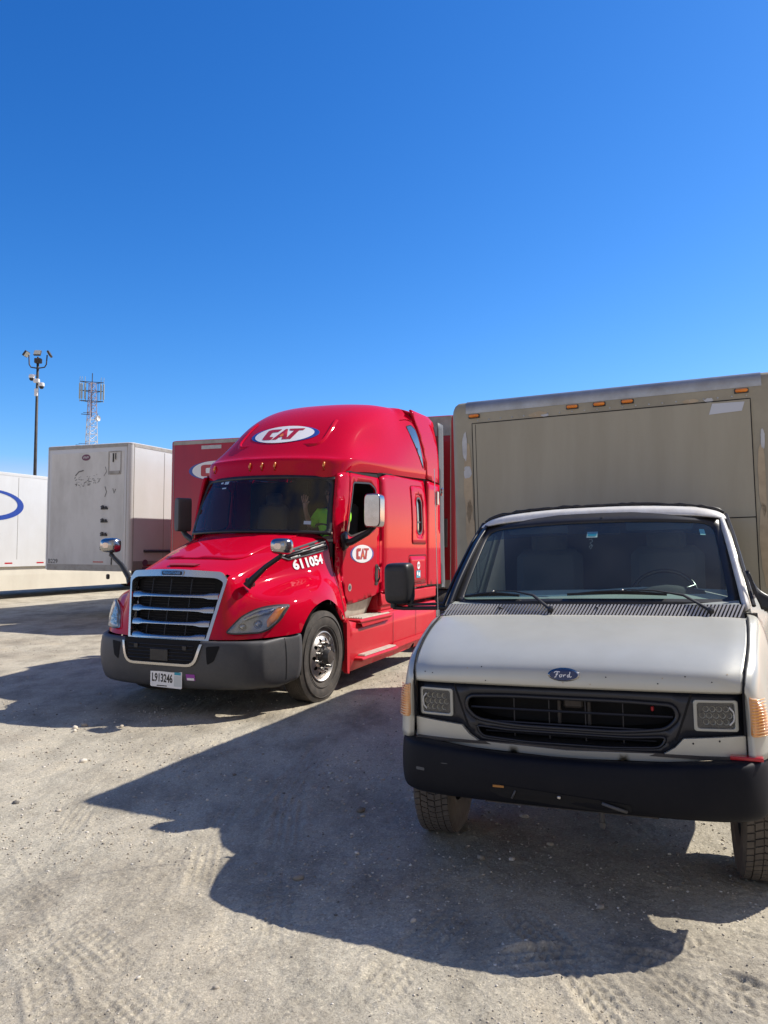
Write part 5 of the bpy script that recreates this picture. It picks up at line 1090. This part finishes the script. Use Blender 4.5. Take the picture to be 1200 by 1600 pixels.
# white trailer with its worn nose towards us
def noseW(T, B_):
    F_ = lambda l: (lambda u, v: (l, u, v))
    a = MB(); a.bb((-.01, -1.12, 1.2), (.004, 1.12, 3.98)); NP = a.build('nose_panel', TRG, B_)
    a = MB(); a.panel(ellipse(-.03, 3.86, .13, .075), step=.1, fn=F_(.010)); q = a.build('nose_badge', mat('plum_vinyl', (.16, .06, .10), .5), NP)
    a = MB(); add_text(a, 'UTILITY', .06, lambda u, v: (.013, -.03 + u * .85, 3.86 + v), bold=.001); a.build('badge_letters', WHITE, q)
    a = MB(); ribbon(a, [(.66, 3.44), (.66, 3.97), (1.02, 3.97), (1.02, 3.44)], .03, F_(.012), True); a.box((.012, .84, 3.48), (.02, .30, .06)); q = a.build('document_holder', GALV, NP, solid=.012)
    a = MB(); a.tube([(.02, .80, 3.93), (.02, .80, 3.72)], .014, 6); a.tube([(.02, .87, 3.93), (.02, .87, 3.78)], .010, 6); a.build('hose_clip', BLACKPL, q)
    for z in (2.64, 2.33, 2.01, 1.68):
        a = MB(); a.box((.015, .56, z - .02), (.03, .20, .035), None, .006); a.box((.035, .52, z + .02), (.05, .07, .07), Matrix.Rotation(.5, 4, 'X'), .01); a.box((.035, .62, z + .015), (.04, .05, .05), Matrix.Rotation(-.4, 4, 'X'), .01); a.build('hose_coupling', GREYPL, B_)
    a = MB(); random.seed(9)
    for k in range(46):
        y = random.uniform(-.38, .38); z = 3.30 + y * .15 + random.uniform(-.12, .12); L_ = random.uniform(.02, .08); t = random.uniform(-.5, 1.2); ribbon(a, [(y, z), (y + L_ * math.cos(t), z + L_ * math.sin(t))], random.uniform(.006, .018), F_(.007))
    a.build('scribble', mat('grey_scuff', (.16, .16, .155), .8), NP)
    for pl_, w_ in (([(-.35, 3.43), (-.25, 3.52), (-.1, 3.55)], .03), ([(.56, 3.62), (.60, 3.5), (.52, 3.40)], .015), ([(.56, 3.15), (.61, 3.02), (.56, 2.90)], .02), ([(.80, 3.10), (.83, 2.98), (.88, 3.08)], .02)): a = MB(); ribbon(a, pl_, w_, F_(.008)); a.build('scuff_mark', mat('grey_scuff', (.16, .16, .155), .8), NP)
    a = MB(); add_text(a, 'B229', .15, lambda u, v: (.010, -1.0 + u, 1.36 + v)); a.build('unit_number', GREYPL, NP)
    a = MB(); a.box((.010, .40, 1.36), (.01, .30, .022)); a.build('red_mark', REDLENS, NP)
    a = MB(); a.box((.012, .80, 1.55), (.02, .02, .5)); a.box((.02, .72, 1.02), (.05, .10, .12), None, .02); a.build('hanging_strap', BLACKPL, B_)
    a = MB(); a.tube([(-.5, 1.33, 1.62), (-4.5, 1.33, 1.62)], .035, 8); a.build('side_bar', GREYPL, B_)
    a = MB(); a.panel(ellipse(-.55, 1.34, .10, .08), step=.1, fn=lambda u, v: (u, 1.323, v)); a.panel(rr(-.66, 1.18, -.44, 1.24, .01), step=.1, fn=lambda u, v: (u, 1.323, v)); a.build('side_badge', mat('plum_vinyl', (.16, .06, .10), .5), B_)
xw, yw = -7.069 - .07, 18.37 + .02
trailer(xw, yw, AT + .008, 'white box trailer with a scuffed nose and four hose couplings, left of the red trailer', TRW, GALV, nose=noseW, wb=1.31, z0=1.165, z1=4.18)
# far white trailer seen from its long side
def sideC(T, B_):
    a = MB(); f = lambda u, v: (u, 1.277, v)
    o = ellipse(4.0, 3.02, 1.45, .50, 60); i_ = ellipse(3.86, 3.04, 1.28, .41, 60)
    a.panel(o, [i_], .2, f); a.build('oval_stripe', BLUE, B_)
    for k in range(0): pass
    cat = MB(); add_text(cat, 'CAT', .6, lambda u, v: (3.9 - u, 1.28, 3.02 + v), bold=.02); cat.build('side_letters', REDV, B_)
    ds = MB()
x1_, y1_ = -12.2551, 24.5361
l1 = x1_ * .9293 - y1_ * .3694 - 1.27; s1 = -(x1_ * .3694 + y1_ * .9293) + 4.2
xx, yy = lat(l1, s1)
def sideC2(T, B_):
    f = lambda u, v: (u, 1.277, v)
    cx = -4.2 + .45
    a = MB(); a.panel(ellipse(cx, 3.02, 1.35, .50, 60), [ellipse(cx + .10, 3.05, 1.20, .40, 60)], .2, f); a.build('oval_stripe', BLUE, B_)
    a = MB(); add_text(a, 'CAT', .5, lambda u, v: (cx + .25 - u, 1.28, 3.02 + v), bold=.02); a.build('side_letters', REDV, B_)
trailer(xx, yy, AT, 'clean white box trailer with blue oval stripe and cream side skirt, leftmost', TRW, TRW, nose=sideC2, skirt=CREAM)

# ================================================================== LIGHT POLE
PX, PY = -18.25, 40.0
pole = empty('light_pole', (PX, PY, 0), 0, 'tall dark floodlight pole with three lamps and two cameras, behind the white trailers', 'light pole')
a = MB(); a.tube([(0, 0, 0), (0, 0, 11.35)], [.105, .065], 14); a.lathe([(.25, 0), (.25, .08), (.15, .12)], (0, 0, 0), (0, 0, 1), 16); a.build('pole_shaft', DARKST, pole, smooth=1)
a = MB(); a.tube([(-.48, 0, 11.75), (-.45, 0, 11.25), (-.36, 0, 11.10), (0, 0, 11.04), (.36, 0, 11.10), (.45, 0, 11.25), (.48, 0, 11.75)], .035, 8); a.tube([(0, 0, 11.0), (0, 0, 11.65)], .05, 8); a.build('cross_arm', DARKST, pole, smooth=1)
LAMPG = mat('floodlight_glass', (.55, .55, .48), .3, 0, .5)
def flood(x, z, rot, ft):
    a = MB(); Rm = rot; a.box((x, -.02, z), (.37, .11, .31), Rm, .02); F_ = a.build('floodlight', DARKST, pole)
    a = MB(); c = Vector((x, -.02, z)) + (Rm.to_3x3() @ Vector((0, -.064, 0))); a.box(c, (.32, .01, .26), Rm); a.build('lamp_glass', LAMPG, F_)
flood(-.02, 11.85, Matrix.Rotation(R_(-25), 4, 'X'), 1)
flood(-.62, 11.80, Matrix.Rotation(R_(35), 4, 'Y') @ Matrix.Rotation(R_(80), 4, 'Z'), 1)
flood(.62, 11.80, Matrix.Rotation(R_(-30), 4, 'Y') @ Matrix.Rotation(R_(-80), 4, 'Z'), 1)
a = MB(); a.box((.05, -.08, 11.42), (.34, .25, .26), None, .03); a.build('ballast_box', DARKST, pole)
for (x, z) in ((-.25, 10.55), (.28, 10.12)):
    a = MB(); a.tube([(0, 0, z + .12), (x, -.1, z + .12)], .03, 6); a.lathe([(0, .16), (.13, .12), (.15, 0), (.13, -.06)], (x, -.12, z), (0, 0, 1), 16); q = a.build('camera_housing', WHITE, pole, smooth=40)
    a = MB(); a.lathe([(.12, -.06), (.11, -.14), (.06, -.19), (0, -.20)], (x, -.12, z), (0, 0, 1), 16); a.build('camera_dome', BLACKPL, q, smooth=1)
a = MB(); a.box((0, -.12, 9.75), (.16, .10, .4), None, .02); a.box((.02, -.14, 10.35), (.3, .18, .2), None, .03); a.build('junction_box', WHITE, pole)

# ================================================================== RADIO TOWER
TD = 120.0; tw = empty('radio_tower', ((139 - 600) / 1200 * TD, TD, 0), .3, 'red and white lattice radio tower with dishes and panel antennas behind the white trailers', 'tower')
TWW = mat('tower_white_steel', (.62, .62, .62), .5); TWR = mat('tower_faded_red_steel', (.42, .34, .36), .5)
HT = 27.3
def leg(k, z): r = .62 + (HT - z) / HT * 1.2; t = 2 * math.pi * k / 3 + .4; return Vector((r * math.cos(t), r * math.sin(t), z))
zs = [HT - 1.15 * i for i in range(24)]
segs = [(0, 5), (5, 9), (9, 14), (14, 19), (19, 23)]
for si, (i0, i1) in enumerate(segs):
    a = MB()
    for i in range(i0, i1):
        za, zb = zs[i], max(0, zs[i + 1])
        for k in range(3):
            a.tube([leg(k, za), leg(k, zb)], .065, 6); a.tube([leg(k, za), leg((k + 1) % 3, za)], .035, 4); a.tube([leg(k, za), leg((k + 1) % 3, zb)], .03, 4); a.tube([leg((k + 1) % 3, za), leg(k, zb)], .03, 4)
    a.build('tower_section', TWR if si in (0, 2) else TWW, tw)
a = MB(); a.tube([(0, 0, 22), (0, 0, 28.9)], .07, 6)
for z in (24.4, 26.0, 27.4):
    a.tube([(-1.7, -.5, z), (1.7, -.5, z)], .06, 6); a.tube([(-1.7, -.5, z), (0, 1.0, z)], .05, 6); a.tube([(1.7, -.5, z), (0, 1.0, z)], .05, 6)
a.tube([(-.9, -.3, 24.4), (-.9, -.3, 27.4)], .04, 5); a.tube([(.9, -.3, 24.4), (.9, -.3, 27.4)], .04, 5); a.build('antenna_frame', DARKST, tw)
for x in (-1.75, -1.45, -1.0, 1.35, 1.75):
    a = MB(); a.box((x, -.6, 25.9), (.24, .16, 2.5), None, .05); a.tube([(x, -.5, 24.2), (x, -.5, 28.2)], .04, 6); a.build('panel_antenna', mat('antenna_grey_green', (.38, .43, .42), .5), tw)
for (x, z, r, dx) in ((.95, 21.7, .42, 1), (-1.3, 14.6, .48, -1), (1.9, 12.2, .62, 1), (1.35, 12.0, .5, 1)):
    a = MB(); a.lathe([(0, .05), (r * .6, .10), (r, .22), (r, -.12), (r * .6, -.28), (0, -.34)], (x, -.5, z), (dx * .8, -.6, 0), 24); q = a.build('dish', TWW, tw, smooth=35)
    a = MB(); a.tube([(x, -.4, z), (x * .5, 0, z)], .06, 6); a.tube([(x, -.4, z - .5), (x, -.4, z + .8)], .04, 6); a.build('dish_mount', DARKST, q)
for (x, z) in ((-2.2, 17.4), (2.6, 13.5), (-1.5, 22.3)):
    a = MB(); a.tube([(0, 0, z), (x, -.3, z)], .06, 6); a.tube([(0, .1, z + .3), (x * .8, -.3, z + .25)], .04, 6); a.build('side_arm', DARKST, tw)

# ================================================================== GROUND
def axis(lo, hi, d0, far, g):
    c = list(np.arange(lo, hi, d0)); d = d0; x = hi
    while x < far: c.append(x); d *= g; x += d
    c.append(far); d = d0; x = lo - d0; l = []
    while x > -far: l.append(x); d *= g; x -= d
    return np.array(sorted(l + [-far]) + c)
gx = axis(-2.1, 2.2, .0095, 2500, 1.03); gy = axis(1.7, 4.3, .0095, 2500, 1.022); gy = gy[gy > -60]
X, Y = np.meshgrid(gx, gy)
rs = np.random.RandomState(11)
def vnoise(x, y, f, seed):
    r_ = np.random.RandomState(seed); T_ = r_.rand(256, 256)
    xx = x * f + seed * 3.1; yy = y * f + seed * 1.7; xi = np.floor(xx).astype(int); yi = np.floor(yy).astype(int)
    fx = xx - xi; fy = yy - yi; fx = fx * fx * (3 - 2 * fx); fy = fy * fy * (3 - 2 * fy)
    a_ = T_[xi % 256, yi % 256]; b_ = T_[(xi + 1) % 256, yi % 256]; c_ = T_[xi % 256, (yi + 1) % 256]; d_ = T_[(xi + 1) % 256, (yi + 1) % 256]
    return (a_ * (1 - fx) + b_ * fx) * (1 - fy) + (c_ * (1 - fx) + d_ * fx) * fy - .5
near = np.clip(1 - (np.hypot(X, Y) - 9) / 8, 0, 1)
H = .05 * vnoise(X, Y, .25, 1) * np.clip((np.hypot(X, Y)) / 10, .2, 1) + .012 * vnoise(X, Y, 1.1, 2) + near * (.010 * vnoise(X, Y, 3.3, 3) + .006 * vnoise(X, Y, 9, 4) + .0045 * vnoise(X, Y, 22, 5) + .0045 * vnoise(X, Y, 41, 6) + .003 * vnoise(X, Y, 67, 7))
def track(pts, w, depth, ribs, pitch, skew, soft=.5, berm=.4, brk=.45, seed=0):
    global H
    for (p, q) in zip(pts[:-1], pts[1:]):
        p = np.array(p); q = np.array(q); d = q - p; L_ = np.hypot(*d); d = d / L_; n_ = np.array([-d[1], d[0]])
        u = (X - p[0]) * d[0] + (Y - p[1]) * d[1]; v = (X - p[0]) * n_[0] + (Y - p[1]) * n_[1]
        v = v + .05 * vnoise(u, v * 0, .9, 30 + seed)
        inside = (u >= -.03) & (u <= L_ + .03)
        e = np.clip(1 - np.clip((np.abs(v) - w * .42) / (w * .12), 0, 1), 0, 1)
        lat_ = np.cos(2 * np.pi * v / (w / ribs)); tr = np.cos(2 * np.pi * (u + skew * np.abs(v)) / pitch)
        wear = np.clip((vnoise(X, Y, 1.6, 40 + seed) + brk) * 2.2, 0, 1)
        pat = np.clip(np.maximum(lat_ * 1.6 - .6, tr * .9 - .15 + .5 * vnoise(X, Y, 30, 60 + seed)), -.5, 1)
        b_ = np.exp(-((np.abs(v) - w * .58) / (w * .10))**2) * berm * (.6 + 1.2 * vnoise(X, Y, 12, 50 + seed))
        endf = np.clip(np.minimum(u, L_ - u) / .25 + .1, 0, 1)
        H = H + np.where(inside, endf * wear * (-depth * .45 * e + depth * .75 * pat * e + depth * b_ * 1.8), 0)
def gpx(px, py):
    d = rv * 0; cx_, cy_ = (px - 600) / 1200, (800 - py) / 1200
    d = r2 * cx_ + u2 * cy_ + fv; t = -CAM_H / d.z; return (d.x * t, d.y * t)
def TR(pl, w, depth, ribs, pitch, skew=.5, **k): track([gpx(*p) for p in pl], w, depth, ribs, pitch, skew, **k)
TR([(1010, 1640), (890, 1510), (800, 1420)], .20, .016, 4, .05, .8, seed=1)
TR([(1120, 1600), (1010, 1510), (900, 1440)], .20, .014, 4, .055, -.8, seed=2)
TR([(1230, 1590), (1090, 1530), (940, 1500), (760, 1510)], .22, .020, 3, .06, .6, berm=1.0, seed=3)
TR([(1260, 1500), (1130, 1470), (1040, 1500)], .20, .017, 3, .06, .6, berm=.8, seed=8)
TR([(95, 1640), (60, 1500), (20, 1400), (-10, 1340)], .16, .007, 3, .06, .6, berm=1.2, brk=.15, seed=4)
TR([(330, 1640), (200, 1540), (80, 1430), (0, 1380)], .24, .0075, 5, .05, -.6, berm=.5, brk=.55, seed=5)
TR([(230, 1640), (130, 1540), (30, 1450)], .24, .007, 5, .05, -.6, berm=.5, brk=.55, seed=6)
TR([(310, 1400), (330, 1310), (360, 1250)], .18, .007, 4, .045, .9, seed=7)
TR([(60, 1400), (90, 1320), (140, 1250)], .18, .006, 4, .045, .9, seed=9)
TR([(410, 1290), (470, 1210), (520, 1150)], .24, .008, 4, .06, .9, seed=10)
TR([(420, 1480), (440, 1340), (455, 1230)], .2, .009, 4, .05, .9, seed=12)
TR([(200, 1180), (420, 1150), (600, 1120)], .25, .006, 4, .06, .9, seed=11)
TR([(0, 1280), (150, 1240), (400, 1180)], .25, .005, 4, .06, .9, seed=13)
TR([(560, 1580), (640, 1490), (720, 1420)], .2, .008, 4, .05, .9, seed=14)
nx_, ny_ = len(gx), len(gy); print('ground', nx_, ny_)
me = bpy.data.meshes.new('ground'); me.vertices.add(nx_ * ny_); me.vertices.foreach_set('co', np.stack([X, Y, H], -1).astype(np.float32).ravel())
ii = (np.arange(ny_ - 1)[:, None] * nx_ + np.arange(nx_ - 1)[None]).ravel(); quads = np.stack([ii, ii + 1, ii + 1 + nx_, ii + nx_], -1).astype(np.int32)
me.loops.add(quads.size); me.loops.foreach_set('vertex_index', quads.ravel()); me.polygons.add(len(quads)); me.polygons.foreach_set('loop_start', np.arange(0, quads.size, 4, dtype=np.int32)); me.polygons.foreach_set('use_smooth', np.ones(len(quads), dtype=bool)); me.update(calc_edges=True)
GM = bpy.data.materials.new('gravelly_dirt'); GM.use_nodes = True; t = GM.node_tree; N = t.nodes; L = t.links; b = N['Principled BSDF']; b.inputs['Roughness'].default_value = .92; b.inputs['Specular IOR Level'].default_value = .25
tc = N.new('ShaderNodeTexCoord')
def nz(scale, detail=8, rough=.6, st=(1, 1, 1), ty='N'):
    mp = N.new('ShaderNodeMapping'); mp.inputs['Scale'].default_value = st; L.new(tc.outputs['Object'], mp.inputs[0])
    if ty == 'N': n = N.new('ShaderNodeTexNoise'); n.inputs['Detail'].default_value = detail; n.inputs['Roughness'].default_value = rough
    else: n = N.new('ShaderNodeTexVoronoi')
    n.inputs['Scale'].default_value = scale; L.new(mp.outputs[0], n.inputs['Vector']); return n
def rmp(src, stops):
    r = N.new('ShaderNodeValToRGB'); cr_ = r.color_ramp
    while len(cr_.elements) < len(stops): cr_.elements.new(.5)
    for e, (p, c) in zip(cr_.elements, stops): e.position = p; e.color = (*c, 1)
    L.new(src, r.inputs[0]); return r.outputs[0]
def mx(f, a_, b_, ty='MIX'):
    x = N.new('ShaderNodeMix'); x.data_type = 'RGBA'; x.blend_type = ty
    if isinstance(f, float): x.inputs[0].default_value = f
    else: L.new(f, x.inputs[0])
    for s, v in ((x.inputs[6], a_), (x.inputs[7], b_)):
        if isinstance(v, tuple): s.default_value = (*v, 1)
        else: L.new(v, s)
    return x.outputs[2]
base = rmp(nz(.55, 9, .65).outputs[0], [(.30, (.31, .275, .205)), (.46, (.45, .40, .305)), (.58, (.49, .445, .345)), (.74, (.53, .47, .355))])
patch = rmp(nz(2.1, 8, .7, (1, .5, 1)).outputs[0], [(.33, (.42, .42, .43)), (.55, (.96, .96, .97)), (.75, (1.12, 1.07, 1.0))])
c1 = mx(.75, base, patch, 'MULTIPLY')
grit = rmp(nz(70, 4, .75).outputs[0], [(.30, (.45, .44, .44)), (.45, (.92, .92, .92)), (.60, (1.02, 1.02, 1.02)), (.72, (1.45, 1.42, 1.36))])
c2 = mx(.85, c1, grit, 'MULTIPLY')
vo_ = nz(110, ty='V'); spk = rmp(vo_.outputs['Color'], [(.0, (.45, .44, .43)), (.30, (.9, .9, .9)), (.75, (1.05, 1.05, 1.05)), (.92, (1.7, 1.68, 1.6))]); c3 = mx(.5, c2, spk, 'MULTIPLY')
vo2 = nz(38, ty='V'); spk2 = rmp(vo2.outputs['Color'], [(.0, (.62, .60, .60)), (.2, (1, 1, 1)), (.85, (1, 1, 1)), (.97, (1.35, 1.33, 1.3))]); c3 = mx(.5, c3, spk2, 'MULTIPLY')
stain = rmp(nz(1.3, 6, .6, (1, .35, 1)).outputs[0], [(.60, (1, 1, 1)), (.72, (.62, .60, .60))]); c3 = mx(.5, c3, stain, 'MULTIPLY')
L.new(c3, b.inputs['Base Color'])
bp = N.new('ShaderNodeBump'); bp.inputs['Strength'].default_value = .8; bp.inputs['Distance'].default_value = .008; L.new(nz(95, 5, .7).outputs[0], bp.inputs['Height'])
bp2 = N.new('ShaderNodeBump'); bp2.inputs['Strength'].default_value = .5; bp2.inputs['Distance'].default_value = .02; L.new(nz(14, 7, .65).outputs[0], bp2.inputs['Height']); L.new(bp.outputs[0], bp2.inputs['Normal']); L.new(bp2.outputs[0], b.inputs['Normal'])
me.materials.append(GM); g = bpy.data.objects.new('ground', me); COL.objects.link(g); g['kind'] = 'structure'
# loose stones
def gh(x, y):
    i = np.clip(np.searchsorted(gx, x) - 1, 0, nx_ - 2); j = np.clip(np.searchsorted(gy, y) - 1, 0, ny_ - 2); return H[j, i]
n = 30000; yy = 1.9 * np.exp(rs.rand(n) * 2.1); xx = (rs.rand(n) * 1.5 - .72) * yy; clump = vnoise(xx, yy, 1.3, 21) + .5 * vnoise(xx, yy, 4, 22)
keep = rs.rand(n) < np.clip(.45 + clump * 2.2, .06, 1); xx, yy = xx[keep], yy[keep]; n = len(xx)
sz = .0018 + .0040 * rs.rand(n)**2.2 + (rs.rand(n) < .012) * rs.rand(n)**2 * .018
sz *= np.clip(yy / 3, 1, 2)
ico = np.array([(0, 0, 1), (.89, 0, .45), (.28, .85, .45), (-.72, .53, .45), (-.72, -.53, .45), (.28, -.85, .45), (.72, .53, -.45), (-.28, .85, -.45), (-.89, 0, -.45), (-.28, -.85, -.45), (.72, -.53, -.45), (0, 0, -1)])
icf = np.array([(0, 1, 2), (0, 2, 3), (0, 3, 4), (0, 4, 5), (0, 5, 1), (1, 6, 2), (2, 7, 3), (3, 8, 4), (4, 9, 5), (5, 10, 1), (6, 7, 2), (7, 8, 3), (8, 9, 4), (9, 10, 5), (10, 6, 1), (6, 11, 7), (7, 11, 8), (8, 11, 9), (9, 11, 10), (10, 11, 6)])
V_ = ico[None] * (1 + .5 * (rs.rand(n, 12, 1) - .5)) * (sz[:, None, None] * (np.array([1, 1, .6]) * (1 + .7 * (rs.rand(n, 1, 3) - .5))))
th = rs.rand(n) * 6.28; c_, s_ = np.cos(th)[:, None], np.sin(th)[:, None]; Vx = V_[..., 0] * c_ - V_[..., 1] * s_; Vy = V_[..., 0] * s_ + V_[..., 1] * c_
P3 = np.stack([Vx + xx[:, None], Vy + yy[:, None], V_[..., 2] + (gh(xx, yy) + sz * .25)[:, None]], -1).reshape(-1, 3)
Fc = (icf[None] + 12 * np.arange(n)[:, None, None]).reshape(-1, 3).astype(np.int32)
me = bpy.data.meshes.new('gravel'); me.vertices.add(len(P3)); me.vertices.foreach_set('co', P3.astype(np.float32).ravel()); me.loops.add(Fc.size); me.loops.foreach_set('vertex_index', Fc.ravel()); me.polygons.add(len(Fc)); me.polygons.foreach_set('loop_start', np.arange(0, Fc.size, 3, dtype=np.int32)); me.update(calc_edges=True)
SM = bpy.data.materials.new('loose_stone'); SM.use_nodes = True; t = SM.node_tree; N = t.nodes; L = t.links; b = N['Principled BSDF']; b.inputs['Roughness'].default_value = .9
gi = N.new('ShaderNodeNewGeometry'); L.new(rmp(gi.outputs['Random Per Island'], [(0, (.13, .12, .105)), (.35, (.32, .28, .22)), (.75, (.50, .44, .35)), (1, (.70, .66, .58))]), b.inputs['Base Color'])
me.materials.append(SM); g = bpy.data.objects.new('gravel', me); COL.objects.link(g); tag(g, 'loose pale stones scattered over the dusty lot', 'gravel', kind='stuff')
